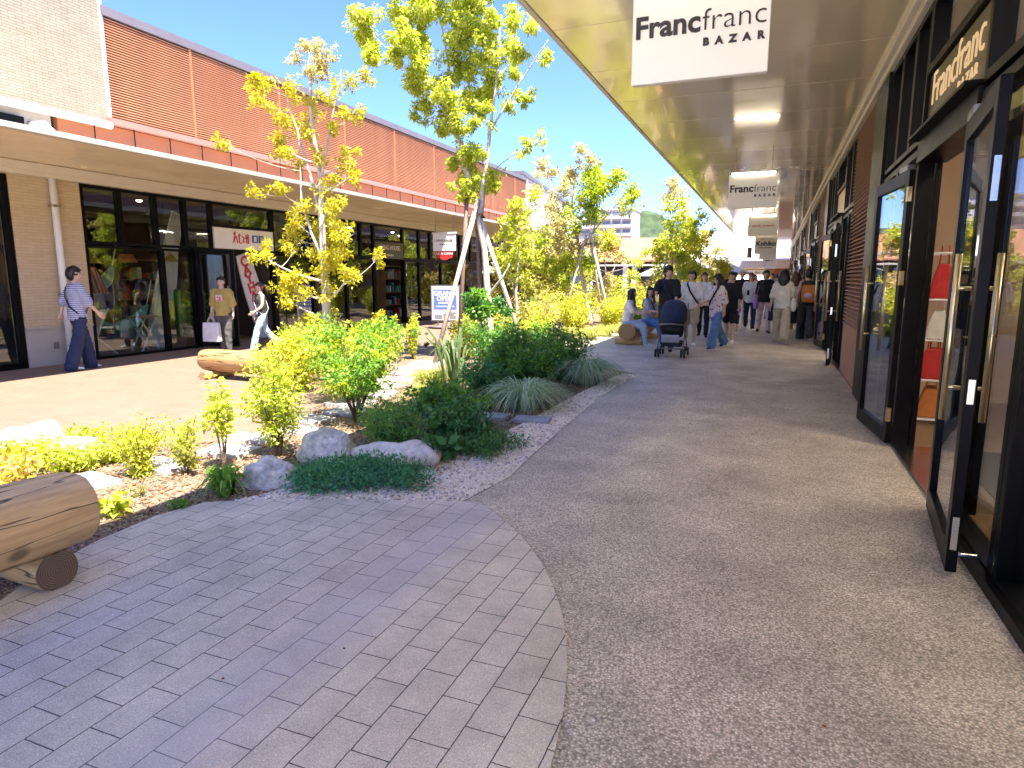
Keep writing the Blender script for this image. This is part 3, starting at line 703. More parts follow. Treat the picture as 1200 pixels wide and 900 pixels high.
# clothes rail, shelves and dark stock deeper in the shops
def shelf_unit(x, y, w, h, label, n=4, seed=1, rz=0, mats=('cloth_red', 'cloth_orange', 'cloth_cream', 'cloth_navy', 'cloth_teal', 'cloth_grey')):
    t = thing('display_shelf', (x, y, .03), label, 'shelf', rz=rz); r = random.Random(seed)
    mb = MB()
    for i in range(n+1): mb.box(-.2, -w/2, i*h/n, .2, w/2, i*h/n+.025)
    mb.box(-.2, -w/2-.025, 0, .2, -w/2, h+.025).box(-.2, w/2, 0, .2, w/2+.025, h+.025)
    mb.build('frame', 'shelf_wood', t)
    mb = MB()
    for i in range(n):
        y0 = -w/2+.03
        while y0 < w/2-.12:
            bw = r.uniform(.07, .16); bh = r.uniform(.3, .85)*h/n*.9
            mb.obox((r.uniform(-.03,.06), y0+bw/2, i*h/n+.03+bh/2), (.22, bw*.9, bh), r.uniform(-.1,.1), 0, 0, r.randrange(len(mats))); y0 += bw+.02
    g = mb.build('goods', list(mats), t, bevel=.015)
    return t
for i, (x, y, w_, s_) in enumerate([(XL-2.6, 9.4, 1.4, 1), (XL-3.0, 11.7, 1.5, 2), (XL-1.9, 14.6, 1.5, 3), (XL-2.2, 16.4, 1.2, 4), (XL-3.2, 18.3, 1.5, 5), (XL-1.7, 21.2, 1.6, 6), (XL-1.9, 24.6, 1.6, 7), (XL-1.6, 28, 1.6, 8), (XL-1.5, 5.6, 1.3, 9)]):
    lab = ['wooden stock shelf at the back of the surf shop behind the hammocks', 'wooden stock shelf seen through the open surf shop doorway', 'stocked shelf behind the glass just past the slim yellow leaved tree', 'narrow stocked shelf left of the olive sign doorway', 'stocked shelf inside the doorway under the olive sign', 'stocked shelf behind the glass right of the olive sign doorway', 'stocked shelf behind the staked trees glass front', 'stocked shelf in the farthest left window', 'stocked shelf in the window at the left edge'][i]
    shelf_unit(x, y, w_, 1.9, lab, 4, s_)
t = thing('potted_plant', (XL-.45, 11.05, .03), 'leafy green pot plant inside the surf shop beside the door leaf', 'plant')
MB().tube([(0,0,0), (0,0,.3)], [.13,.17], 14).build('pot', 'cloth_cream', t)
quads('foliage', leafquads(np.array([[0,0,.6],[0,.1,.85],[.05,-.1,.75],[0,0,1.05]]), np.array([.22,.2,.2,.16]), np.array([60,60,60,40]), .14, .4), 'leaf_deep', t)
t = thing('bicycle_rack', (XL+.1, 13.0, 0), 'small black wire rack standing by the leaning letter board', 'rack')
mb = MB()
for k in range(3): mb.tube([(0, .0+k*.0, .1+.2*k), (.05, .14, .2+.2*k), (0, .28, .1+.2*k), (-.05, .14, .0+.2*k), (0, 0, .1+.2*k)], .01, 6)
mb.tube([(0,0,0), (0,0,.7)], .012, 6).tube([(0,.28,0), (0,.28,.7)], .012, 6); mb.build('wire_frame', 'black_frame', t)

# hanging shop sign with red pennant, poster stand
t = thing('hanging_sign', (-9.42, 18, 0), 'cream hanging shop sign with a red pennant below the left canopy', 'sign')
MB().box(-.38, -.03, 2.32, .38, .03, 2.83).build('board', 'sign_board', t, bevel=.008)
text('lettering', 'LIVING HOUSE.', .1, (0, -.036, 2.6), (R(90), 0, 0), 'sign_olive', t, sx=.9); scribble(.035, .3, 'sign_olive', t, V(0, -.031, 2.5), 'x')
pn = MB().add([(-.31,-.012,2.315), (.31,-.012,2.315), (.27,-.012,2.13), (0,-.012,2.04), (-.27,-.012,2.13), (-.31,.004,2.315), (.31,.004,2.315), (.27,.004,2.13), (0,.004,2.04), (-.27,.004,2.13)],
     [(0,4,3,2,1), (5,6,7,8,9), (0,1,6,5), (1,2,7,6), (2,3,8,7), (3,4,9,8), (4,0,5,9)]).build('pennant', 'ink_red', t)
text('lettering', 'NEW OPEN', .11, (0, -.016, 2.2), (R(90), 0, 0), 'white_paint', pn)
MB().tube([(-.3,0,2.82), (-.3,0,3.39)], .012, 6).build('rod', 'steel', t); MB().tube([(.3,0,2.82), (.3,0,3.39)], .012, 6).build('rod', 'steel', t)
MB().box(-.4,-.05,2.83,.4,.05,2.88).build('rail', 'white_metal', t)
t = thing('poster_stand', (-9.1, 17.4, 0), 'blue and pink opening poster on a standing frame outside the left shops', 'sign', rz=R(8))
MB().box(-.46, -.03, .22, .46, .02, 1.3).build('frame', 'grey_metal', t, bevel=.006)
ps = MB().box(-.42, -.036, .26, .42, -.031, 1.26).build('poster', 'poster_pink', t)
MB().box(-.36, -.042, .58, .36, -.037, 1.17).build('panel', 'poster_blue', ps)
text('lettering', 'GRAND', .2, (0, -.046, .98), (R(90), 0, 0), 'white_paint', ps, off=.006); text('lettering', 'OPEN', .2, (0, -.046, .83), (R(90), 0, 0), 'white_paint', ps, off=.006)
MB().box(-.22, -.047, .75, .22, -.043, .79).box(-.28, -.047, .65, .28, -.043, .68).build('text_line', 'white_paint', ps)
MB().box(-.34, -.042, .3, -.1, -.038, .42).box(-.06, -.042, .3, .08, -.038, .46).box(.14, -.042, .3, .34, -.038, .5).build('picture', 'apartment_shade', ps)
MB().tube([(-.25,0,.05), (-.25,0,.24)], .02, 8).build('post', 'steel', t); MB().tube([(.25,0,.05), (.25,0,.24)], .02, 8).build('post', 'steel', t)
MB().tube([(0,0,.0), (0,0,.06), (0,0,.1)], [.0,.0,.0], 4).ell((0,0,.05), (.56,.26,.055), 18, 6).build('base', 'coping_grey', t, True)

# ------------------------------------------------------------------ right shop building (front X = 1.06)
XR = 1.06
RB = thing('shop_building', (XR, 25, 0), 'black framed glass shop front under a glossy bronze canopy on the right', 'building')
def rp(mb, name, mats, smooth=False, bevel=0, parent=None): return lsub(mb, name, mats, parent or RB, smooth, bevel)
XE = -2.2; ZS = 3.86; YE = 57.9; YS = -.6
mb = MB(); y = YS
while y < YE: mb.box(XE+.06, y+.007, ZS, XR+.02, min(y+1.4, YE)-.007, ZS+.012); y += 1.4
cn = rp(mb, 'canopy_soffit', 'soffit_gloss')
rp(MB().box(XE+.06, YS, ZS+.014, XR, YE, ZS+.12), 'canopy_deck', 'coping_grey')
rp(MB().box(XE, YS, ZS-.012, XE+.06, YE, ZS+.14), 'canopy_edge', 'cream_trim', bevel=.006)
rp(MB().box(XR+.02, YS, ZS+.0, XR+7, YE, 6.4), 'upper_wall', 'louvre_brown')
rp(MB().box(XR-.05, YS, 3.72, XR+.06, YE, ZS-.003).box(XR-.1, YS, 3.79, XR-.05, YE, ZS-.003), 'cornice', 'cream_trim', bevel=.006)
rp(MB().box(XR, YS, .02, XR+5, YE, .03), 'shop_floor', 'interior_floor')
rp(MB().box(XR+5, YS, .03, XR+5.1, YE, 3.8), 'shop_back_wall', 'interior_wall')
rp(MB().box(XR+.14, YS, 3.62, XR+5, YE, 3.7), 'shop_ceiling', 'interior_wall')
rp(MB().box(XR, YS-.1, 0, XR+5, YS, 3.8).box(XR, YE, 0, XR+5, YE+.1, 3.8), 'end_wall', 'wall_red')
def rwin(y0, y1, z0, z1, fr=.05, name='window', glass='shop_glass', d=.12):
    X = XR
    f = MB().box(X, y0, z0, X+d, y0+fr, z1).box(X, y1-fr, z0, X+d, y1, z1).box(X, y0+fr, z0, X+d, y1-fr, z0+fr).box(X, y0+fr, z1-fr, X+d, y1-fr, z1)
    o = rp(f, name, 'black_frame', bevel=.004)
    lsub(MB().box(X+d*.5, y0+fr, z0+fr, X+d*.5+.008, y1-fr, z1-fr), 'pane', glass, o)
    return o
def leaf(y, ang, label=None, w=1.09, z1=2.4, sgn=1, X=None):
    """outward opened door leaf, hinged at y; local +Y runs from hinge to free edge"""
    f = MB().box(-.025, 0, .04, .025, .1, z1).box(-.025, w-.1, .04, .025, w, z1).box(-.025, .1, .04, .025, w-.1, .17).box(-.025, .1, z1-.11, .025, w-.1, z1)
    o = f.build('door', 'black_frame', RB, bevel=.004); o.location = Vector(((X or XR) - .035, y, 0)) - wpos(RB); o.rotation_euler.z = ang
    MB().box(-.004, .1, .17, .004, w-.1, z1-.11).build('pane', 'near_glass', o)
    for s in (-1, 1):
        MB().tube([(s*.085, w-.2, .78), (s*.085, w-.2, 1.62)], .016, 10).tube([(s*.02, w-.2, .95), (s*.085, w-.2, .95)], .011, 8).tube([(s*.02, w-.2, 1.45), (s*.085, w-.2, 1.45)], .011, 8).build('handle', 'brass', o, True)
    e = w + .001
    for za, zb in ((1.85, 2.05), (.16, .33), (.9, 1.02)):
        MB().box(-.014, e-.001, za, .014, e+.003, zb).box(-.006, e+.003, za+.03, .006, e+.006, zb-.07).box(-.004, e+.003, zb-.05, .004, e+.006, zb-.02).build('lock_plate', 'steel', o)
    for z in (.3, 1.5, 2.2): MB().box(-.03, -.02, z-.06, .0, .03, z+.06).build('hinge', 'brass', o)
    MB().box(-.03, .06, z1+.0, .03, .3, z1+.05).build('closer', 'grey_metal', o, bevel=.006)
    return o
NB = 6; PD = 8.4
glz = 'shop_glass'
for k in range(NB):
    o = k*PD; D0, D1 = 4.75+o, 6.5+o
    g = 'near_glass' if k < 2 else glz
    # lower glazing before the door, door head, glazing after the door, black column, louvre panel
    pre = [(1.9, 3.62), (3.62, D0)] if k == 0 else [(11.62+o-PD, 12.2+o-PD), (12.2+o-PD, D0)]
    if k == 0: pre = [(YS, 0.2), (.2, 1.9)] + pre
    for a, b in pre:
        rwin(a+.002, b-.002, .02, 2.58, .06, glass=g); rwin(a+.002, b-.002, 2.62, 3.715, .06, glass=g)
    hd = rp(MB().box(XR-.02, D0, 2.44, XR+.2, D1, 2.62).box(XR-.1, D0-.02, 2.621, XR+.2, D1+.02, 2.645), 'door_head', 'black_frame', bevel=.005)
    rp(MB().box(XR+.13, D1-.02, .03, XR+.17, D1+.06, 2.44), 'door_jamb', 'black_frame'); rp(MB().box(XR+.13, D0-.06, .03, XR+.2, D0+.0, 2.44), 'door_jamb', 'black_frame')
    rp(MB().box(XR-.0, D0, .021, XR+.35, D1, .034), 'threshold', 'steel'); rp(MB().box(XR+.4, D0+.05, .031, XR+1.5, D1-.05, .045), 'door_mat', 'rubber')
    sb = rp(MB().box(XR+.03, D0+.004, 2.68, XR+.1, D1-.004, 3.12), 'shop_sign', 'sign_olive' if k != 1 else 'letter_gold')
    if k == 0:
        q = text('lettering', 'Francfranc', .36, (0,0,0), (R(90), 0, R(-90)), 'lit_letter', sb, ext=.004, off=-.004, sx=.95); q.location = Vector((XR+.02, (D0+D1)/2, 2.86)) - wpos(sb)
        q = text('lettering', 'BAZAR', .11, (0,0,0), (R(90), 0, R(-90)), 'lit_letter', sb, ext=.004, sx=1.2, space=1.3); q.location = Vector((XR+.02, D0+.5, 2.745)) - wpos(sb)
    rwin(D0+.002, D1-.002, 3.14, 3.715, .06, glass=g)
    leaf(D0, R(173.8)); leaf(D1, R(6))
    for a, b in [(D1, D1+.62), (D1+.62, D1+1.3), (D1+1.3, D1+1.98)]:
        rwin(a+.002, b-.002, 2.62, 3.715, .05, glass=g)
    rwin(D1+.002, D1+1.1, .02, 2.58, .06, glass=g); rwin(D1+1.1, D1+1.98, .02, 2.58, .06, glass=g)
    c0 = D1+2.0; c1 = 9.45+o; l1 = 11.62+o
    rp(MB().box(XR-.03, c0, .0, XR+.13, c1, 3.715), 'column', 'black_frame', bevel=.006)
    mb = MB(); ns = 52; dz = (3.71-.8)/ns
    for i in range(ns):
        z = .8+i*dz
        mb.add([(XR+.06, c1, z+dz*.95), (XR-.015, c1, z+.01), (XR-.015, c1, z), (XR+.06, c1, z), (XR+.06, l1, z+dz*.95), (XR-.015, l1, z+.01), (XR-.015, l1, z), (XR+.06, l1, z)],
               [(1,5,4,0), (2,6,5,1), (3,7,6,2), (3,2,1,0), (4,5,6,7)])
    rp(mb, 'louvre_panel', 'louvre_brown'); rp(MB().box(XR, c1, 0, XR+.1, l1-.002, .8), 'dado_panel', 'terracotta_panel', bevel=.004)
    rp(MB().box(XR+.07, c1, .8, XR+.12, l1, 3.7), 'louvre_backing', 'interior_dark')
rp(MB().box(XR-.04, YS, 0, XR, 4.75, .07), 'plinth', 'black_frame')
rp(MB().box(XR-.01, 57.0, 0, XR+.2, YE, 3.71), 'end_pier', 'wall_red')
# door stay at the foot of the nearest leaf
rp(MB().tube([(XR-.1, 3.85, .07), (XR-.0, 3.85, .07)], .012, 8), 'door_stay', 'steel')
# hanging signs along the walkway
def hsign(y, x0, x1, zb, zt, label, lines):
    t = thing('hanging_sign', ((x0+x1)/2, y, 0), label, 'sign'); w_ = x1-x0
    MB().box(-w_/2, -.03, zb, w_/2, .03, zt).build('board', 'sign_board', t, bevel=.006)
    MB().box(-w_/2+.03, -.04, zt, w_/2-.03, .04, zt+.045).build('rail', 'grey_metal', t)
    for s in (-1, 1):
        MB().box(-w_/2+.05, s*.045-.006, zt+.004, w_/2-.05, s*.045+.006, zt+.02).build('lamp_bar', 'lamp_sign', t)
        MB().tube([(s*w_*.37, 0, zt+.04), (s*w_*.37, 0, ZS)], .009, 8).tube([(s*w_*.37, 0, zt+.22), (s*w_*.37, 0, zt+.27)], .016, 8).build('rod', 'steel', t)
    for (b, size, x, z, mat, off, al, sx, sp_, *ft) in lines:
        if b == '~': scribble(size, sx, mat, t, V(x, -.0315, z), 'x'); continue
        text('lettering', b, size, (x, -.0345, z), (R(90), 0, 0), mat, t, ext=.003, off=off, align=al, sx=sx, space=sp_, fit=ft[0] if ft else None)
BZ = lambda k=1: [('Franc', .185*k, -.4*k, 3.055, 'ink_black', .005, 'LEFT', 1, 1, (-.4*k, .01*k)), ('franc', .185*k, .02*k, 3.055, 'ink_black', -.0025, 'LEFT', 1, 1, (.022*k, .402*k)), ('BAZAR', .062*k, .4*k, 2.965, 'ink_black', .0035, 'RIGHT', 1, 2.2, (.03*k, .402*k))]
hsign(4.6, -.97, -.12, 2.77, 3.37, 'large white hanging sign with black two-weight lettering nearest the viewer', BZ())
hsign(13.0, -.89, -.05, 2.77, 3.37, 'second white hanging sign with the same black lettering as the nearest one', BZ(.98))
hsign(21.6, -.86, -.02, 2.77, 3.37, 'white hanging sign with small red lettering, third along the canopy', [('~', .045, 0, 3.05, 'ink_red', 0, 0, .66, 0)])
hsign(29.6, -.86, .0, 2.5, 3.3, 'white hanging sign with bold black lettering, fourth along the canopy', [('Kohiko', .26, 0, 2.84, 'ink_black', .008, 'CENTER', 1, 1.0), ('~', .035, 0, 3.1, 'ink_black', 0, 0, .6, 0), ('~', .04, 0, 2.74, 'ink_black', 0, 0, .58, 0)])
hsign(38, -.86, .0, 2.5, 3.1, 'white hanging sign with thin script lettering, fifth along the canopy', [('~', .11, .02, 2.78, 'ink_black', 0, 0, .56, 0)])
hsign(46.4, -.8, .0, 2.35, 2.9, 'small far white hanging sign, sixth along the canopy', [('~', .09, 0, 2.6, 'ink_black', 0, 0, .5, 0)])
hsign(53, -.7, .05, 2.2, 2.8, 'farthest white hanging sign at the end of the canopy', [('~', .12, .05, 2.45, 'ink_black', 0, 0, .36, 0)])
# inside the nearest right shop
t = thing('wire_rack', (XR+.5, 7.7, .04), 'white wire display rack just inside the open glass door', 'rack')
mb = MB()
for sx_ in (-.16, .16):
    for sy in (-.2, .2): mb.tube([(sx_, sy, 0), (sx_, sy, 1.75)], .013, 6)
for z in (.05, .45, .85, 1.25, 1.7):
    mb.tube([(-.16,-.2,z), (.16,-.2,z), (.16,.2,z), (-.16,.2,z), (-.16,-.2,z)], .01, 6)
    for q in np.linspace(-.15, .15, 5): mb.tube([(-.16, q, z), (.16, q, z)], .006, 5)
mb.build('frame', 'white_paint', t)
def tote(x, y, z, mat, label, w_=.28, h_=.3, rz=0, d=.1, cat='bag', hmat=None, group=None):
    t = thing('shopping_bag', (x, y, z), label, cat, group, rz=rz)
    rings = []
    for u in np.linspace(0, 1, 6):
        a, b = w_/2*(1-.04*math.sin(3*u)), d/2*(1-.55*u*u)
        rings.append([(-a,-b,u*h_), (a,-b,u*h_), (a,b,u*h_), (-a,b,u*h_)])
    MB().loft(rings).build('pouch', mat, t, bevel=.01)
    for s in (-1, 1): MB().tube([tuple(p) for p in bez(V(-w_*.25, s*d*.2, h_-.01), V(0, s*d*.1, h_+.36), V(w_*.25, s*d*.2, h_-.01), 9)], .007, 6).build('handle', hmat or mat, t, True)
    return t
tote(XR+.5, 7.7, 1.3, 'cloth_red', 'red tote bag on the upper shelf of the white wire rack', .26, .34, R(80), .2)
tote(XR+.5, 7.7, .9, 'cloth_cream', 'cream tote bag on the middle shelf of the white wire rack', .26, .28, R(80), .2)
tote(XR+.48, 7.66, .5, 'cloth_red', 'bright red tote bag low on the white wire rack', .3, .3, R(70), .22)
tote(XR+.5, 7.7, .1, 'cloth_orange', 'orange tote bag on the bottom shelf of the white wire rack', .28, .3, R(80), .22)
t = thing('merchandise_stand', (XR+.42, 8.3, .04), 'lilac and yellow stand panel behind the wire rack', 'display')
MB().box(-.03, -.25, 0, .03, .25, 1.0).build('lower_panel', 'letter_gold', t); MB().box(-.03, -.25, 1.005, .03, .25, 1.75).build('upper_panel', 'cloth_lilac', t)
rp(MB().box(XR+.2, 9.2, 0.03, XR+4.9, 9.3, 3.6), 'inner_wall', 'interior_wall')
rp(MB().add([(1.27, 9.19, 3.6), (1.27, 9.19, 2.28), (2.27, 9.19, 3.6), (1.27, 9.18, 3.6), (1.27, 9.18, 2.28), (2.27, 9.18, 3.6)], [(0,1,2), (3,5,4), (0,3,4,1), (1,4,5,2), (2,5,3,0)]), 'mural', 'interior_orange')
for i, (x, y) in enumerate([(XR+1.2, 5.5), (XR+2.6, 5.2), (XR+1.4, 3.2), (XR+2.6, 2), (XR+1.3, 7.6), (XR+1.6, 13.8), (XR+1.6, 22.3), (XR+1.6, 30.6)]):
    lamp(x, y, 3.55, .08, 'small warm ceiling lamp inside the right hand shops')
for k in range(6):
    for x_, y0_ in ((1.3, 5.2), (2.9, 4.2), (1.3, 8.9 if k else 1.4)):
        y_ = y0_ + k*PD
        if k and x_ == 1.3 and y0_ > 8: y_ = 1.6 + k*PD
        t = thing('strip_light', (XR+x_, y_, 3.6), 'long ceiling strip light inside the right hand shops', 'lamp', 'ceiling strip lights of the right hand shops')
        MB().box(-.07, -.62, -.05, .07, .62, 0).build('lamp_housing', 'white_paint', t); MB().box(-.055, -.6, -.062, .055, .6, -.052).build('tube', 'lamp_strip', t)
shelf_unit(XR+2.0, 2.6, 1.8, 1.5, 'wooden display shelf behind the nearest glass pane', 3, 21)
shelf_unit(XR+3.0, 4.6, 1.8, 1.9, 'tall display shelf deep in the nearest shop', 4, 22)
shelf_unit(XR+1.6, 11.0, 1.6, 1.9, 'display shelf behind the brown louvre bay', 4, 23)
t = thing('display_plinth', (XR+.55, 1.9, .03), 'pale wooden display plinth behind the nearest window', 'display')
MB().box(-.2, -.3, 0, .2, .3, .5).build('box', 'letter_gold', t, bevel=.01); MB().box(-.23, -.33, .5, .23, .33, .53).build('top', 'shelf_wood', t)
# ------------------------------------------------------------------ log benches, rocks, stepping stones
def log_mesh(L, r, flat=.8, seed=0, n=20):
    """log along +Y from 0 to L, sawn flat on top"""
    rr = random.Random(seed); mb = MB(); rings = []
    for i in range(13):
        u = i/12; k = 1 - .06*(i in (0, 12)); ring = []
        for j in range(n):
            a = 2*math.pi*j/n; q = r*k*(1 + .02*math.sin(3*a+seed) + rr.uniform(-.006, .006))
            z = q*math.sin(a); ring.append((q*math.cos(a), u*L + (.012 if i == 0 else -.012 if i == 12 else 0)*0, min(z, r*flat)))
        rings.append(ring)
    mb.loft(rings, 0, caps=False)
    for e, y in ((0, -.001), (12, L+.001)):
        ring = [(p[0], y, p[2]) for p in rings[e]]
        mb.add(ring, [tuple(range(n)) if e else tuple(range(n-1, -1, -1))], 1)
    return mb
def log_bench(loc, rz, L, r, foot_r, label, wood, end, seed, fx=None, fy=(.12, .86)):
    t = thing('log_bench', loc, label, 'bench', rz=rz)
    o = log_mesh(L, r, .82, seed).build('seat', [wood, end], t, True); o.location = (0, 0, foot_r*1.75 + r - .03)
    for y in (L*fy[0], L*fy[1]):
        f = log_mesh(r*3.1, foot_r, .8, seed+3).build('foot', [wood if wood != 'log_wood' else 'log_wood', end], t, True)
        f.rotation_euler.z = R(90); f.location = (r*1.55 if fx is None else fx, y, foot_r - .01)
    return t
log_bench((-3.33, -.1, .016), R(-3), 2.2, .2, .105, 'near split log bench on log feet beside the brick paving', 'log_wood', 'log_end', 1, .1, (.12, .92))
b = log_bench((-6.5, 7.4, 0), R(88), 1.55, .18, .07, 'sunlit pale log bench out on the plaza behind the shrubs', 'log_wood_pale', 'log_end_pale', 5)
log_bench((-3.02, 14.45, .008), R(-2), 2.3, .2, .08, 'brown log bench on which the two long haired women sit', 'log_wood', 'log_end_pale', 9)
log_bench((-3.6, 21.0, .0), R(6), 2.2, .2, .08, 'log bench lying farther along the sunlit bed behind the seated women', 'log_wood_pale', 'log_end_pale', 12)
def rock(loc, r, label, mat, seed, rz=0):
    rr = np.random.RandomState(seed); ph = rr.uniform(0, 6, 9); fr = rr.uniform(1.5, 4, 9)
    def fn(p):
        q = V(*p); d = q / (np.linalg.norm(q / V(*r)) + 1e-9); u = d / V(*r)
        k = 1 + .12*math.sin(fr[0]*u[0]*2+ph[0]) + .1*math.sin(fr[1]*u[1]*2+ph[1]) + .08*math.sin(fr[2]*u[2]*3+ph[2]) + .06*math.sin(7*u[0]+5*u[1]+ph[3]) + rr.uniform(-.012, .012)
        z = d[2]*k
        return (d[0]*k, d[1]*k, min(z, r[2]*.82 + .1*z))
    o = MB().ell((0,0,0), r, 26, 16, fn=fn).build('boulder', mat, smooth=True); o.location = loc; o.rotation_euler.z = rz
    return tag(o, label, 'rock')
rock((-3.36, 3.62, 0.04), (.2, .15, .17), 'round grey boulder in the shade beside the strappy green plant', 'boulder', 2)
rock((-3.42, 4.38, 0.05), (.25, .2, .2), 'mottled boulder half hidden behind the dwarf conifer, left of the pale flat rock', 'boulder', 3)
rock((-2.72, 4.4, 0.04), (.36, .2, .17), 'long pale flat-topped boulder in front of the dark shrubs', 'pale_boulder', 4, .1)
rock((-5.85, 3.5, .08), (.3, .22, .2), 'sunlit white boulder among the ground cover at the far left', 'pale_boulder', 5)
rock((-5.2, 3.5, .06), (.2, .16, .16), 'sunlit angular white boulder right of the larger white one', 'pale_boulder', 6)
rock((-4.75, 2.75, .02), (.1, .08, .08), 'small white stone poking out of the yellow ground cover by the near log bench', 'pale_boulder', 7)
def slab(cx, cy, w_, d_, rz, mat, label, group=None, h=.035):
    j = lambda: rnd.uniform(-.05, .05)
    p = [(-w_/2+j()*w_, -d_/2+j()*d_), (w_/2+j()*w_, -d_/2+j()*d_), (w_/2+j()*w_, d_/2+j()*d_), (-w_/2+j()*w_, d_/2+j()*d_)]
    o = MB().prism(p, -.01, h).build('stepping_stone', mat, bevel=.006); o.location = (cx, cy, .004); o.rotation_euler.z = rz
    tag(o, label, 'paving slab', group)
GP = 'pale stepping stones of the sunlit path'
pth = [(-4.62, 3.1, .42, .3), (-4.5, 3.62, .5, .3), (-4.3, 4.15, .45, .32), (-4.45, 4.6, .5, .3), (-4.25, 5.0, .42, .3), (-4.5, 5.45, .5, .35), (-4.35, 5.95, .45, .35), (-4.65, 6.4, .5, .4), (-4.75, 7.0, .55, .4), (-4.95, 7.6, .5, .42), (-5.1, 8.15, .55, .42), (-5.3, 8.75, .5, .45), (-5.45, 9.35, .6, .45), (-5.6, 10.0, .55, .45)]
for x, y, a, b_ in pth: slab(x, y, a, b_, rnd.uniform(-.3, .3), 'slab_stone', 'pale flat stepping stone of the sunlit path winding through the planting bed', GP)
slab(-2.3, 6.32, .38, .26, .12, 'slate_stone', 'grey slate slab nearest the asphalt, in the gravel before the striped grass')
slab(-2.78, 6.32, .42, .26, .1, 'slate_stone', 'grey slate slab in the middle of the three by the striped grass')
slab(-3.2, 6.3, .34, .24, .2, 'slate_stone', 'grey slate slab farthest from the asphalt, touching the dark shrubs')

# ------------------------------------------------------------------ trees
def tree(name, loc, trunks, clumps, mats, L, dens, label, bark, sy=.8, seed=0, W=.5, droop=.3, cat='tree', twig=.010, flat=.85):
    """trunks: list of (points, r0, r1); clumps (x,z,r[,1 = second leaf colour]) spread in depth by sy"""
    global nrs
    nrs = np.random.RandomState(100+seed); r = random.Random(seed)
    t = thing(name, loc, label, cat)
    mb = MB(); nodes_ = []
    for pts, r0, r1 in trunks:
        P = [V(*p) for p in pts]; Q = []
        for a, b in zip(P[:-1], P[1:]):
            for u in np.linspace(0, 1, 5)[:-1]: Q.append(a*(1-u)+b*u + V(r.uniform(-.012,.012), r.uniform(-.012,.012), 0))
        Q.append(P[-1]); n = len(Q)
        mb.tube(Q, [r0 + (r1-r0)*(i/(n-1))**.8 for i in range(n)], 9)
        nodes_ += [(q, r0 + (r1-r0)*(i/(n-1))**.8) for i, q in enumerate(Q)]
    trunk = mb.build('trunk', bark, t, True)
    C = []; rad = []; sec = []
    for c in clumps:
        C.append(V(c[0], r.uniform(-sy, sy)*min(1, .35+abs(c[0])), c[1])); rad.append(c[2]); sec.append(len(c) > 3)
    mb = MB(); tips = []
    for c, rr_ in zip(C, rad):
        best = min(nodes_, key=lambda q: np.linalg.norm(q[0]-c)*1.0 + max(0, q[0][2] - c[2] + .35*np.linalg.norm((q[0]-c)[:2]))*2.5)
        a, ra = best; m = (a+c)/2 + V(0, 0, -.12*np.linalg.norm((c-a)[:2])) + V(r.uniform(-.05,.05), r.uniform(-.05,.05), 0)
        pts = bez(a, m, c, 8); rb = min(ra*.6, twig*(1+1.6*np.linalg.norm(c-a)))
        mb.tube(pts, [rb*(1-.75*i/7) for i in range(8)], 6)
        nodes_ += [(pts[i], rb*(1-.75*i/7)) for i in (3, 5)]
        for k in range(max(3, int(rr_*22))):   # fine twigs inside the clump
            d = norm(nrs.normal(size=3)) * rr_ * r.uniform(.5, .95); d[2] = d[2]*.8 + .02
            mb.tube([pts[6], pts[6]*.4 + (c+d)*.6 + V(0,0,.02), c+d], [rb*.4, rb*.28, .0022], 4, caps=False)
    mb.build('branch', bark, t, True)
    C = np.array(C); rad = np.array(rad); sec = np.array(sec)
    for i, mt in enumerate(mats):
        s = sec if i == 1 else ~sec if len(mats) > 1 else np.ones(len(C), bool)
        if not s.any(): continue
        # split each clump into small sprays so the outline stays ragged
        CC, RR, NN = [], [], []
        for c, q in zip(C[s], rad[s]):
            k = max(3, int(5 + q*26))
            for _ in range(k):
                d = norm(nrs.normal(size=3)) * q * nrs.uniform(.2, 1.45)
                d[2] *= flat; CC.append(c+d); RR.append(max(.05, q*nrs.uniform(.3, .55))); NN.append(max(3, int(2.4*dens*q*q*nrs.uniform(.3, 1.3)/k*5)))
        quads('foliage', leafquads(np.array(CC), np.array(RR), np.array(NN), L*1.12, W*1.1, .8, droop), mt, t)
    return t
C1=[(-0.8,4.34,0.18),(-1.02,4.12,0.15),(-1.09,3.72,0.17),(-1.29,3.47,0.13),(-0.98,3.41,0.09),(-0.6,3.73,0.11),(-0.37,3.88,0.1),(-0.26,4.89,0.11,1),(-0.04,4.78,0.1,1),(0.1,4.5,0.2,1),(-0.39,4.7,0.11,1),(0.26,4.67,0.11,1),(0.05,4.39,0.12,1),(0.58,4.45,0.11),(0.54,4.26,0.12),(0.44,4.01,0.12),(0.33,4.62,0.07,1),(-0.08,4.03,0.1),(0.6,3.76,0.11),(0.35,3.66,0.11),(-0.18,3.62,0.1),(0.02,3.9,0.07),(0.47,3.17,0.17),(0.57,2.94,0.12),(-0.43,2.76,0.13),(0.26,2.48,0.11),(0.63,2.53,0.12),(-0.55,2.39,0.18),(-0.35,2.19,0.22),(-0.84,2.2,0.16),(-1.33,2.02,0.09),(0.08,2.33,0.18),(0.64,2.07,0.15),(-0.14,1.81,0.26),(0.21,1.83,0.18),(0.4,1.8,0.18),(-0.67,1.81,0.17),(0.84,1.56,0.13),(0.79,1.8,0.11),(-0.5,1.37,0.18),(-0.42,1.16,0.14),(-0.4,0.89,0.12),(0.62,1.57,0.1),(-0.32,1.51,0.16),(-0.62,4.2,0.1),(-0.76,3.91,0.1)]
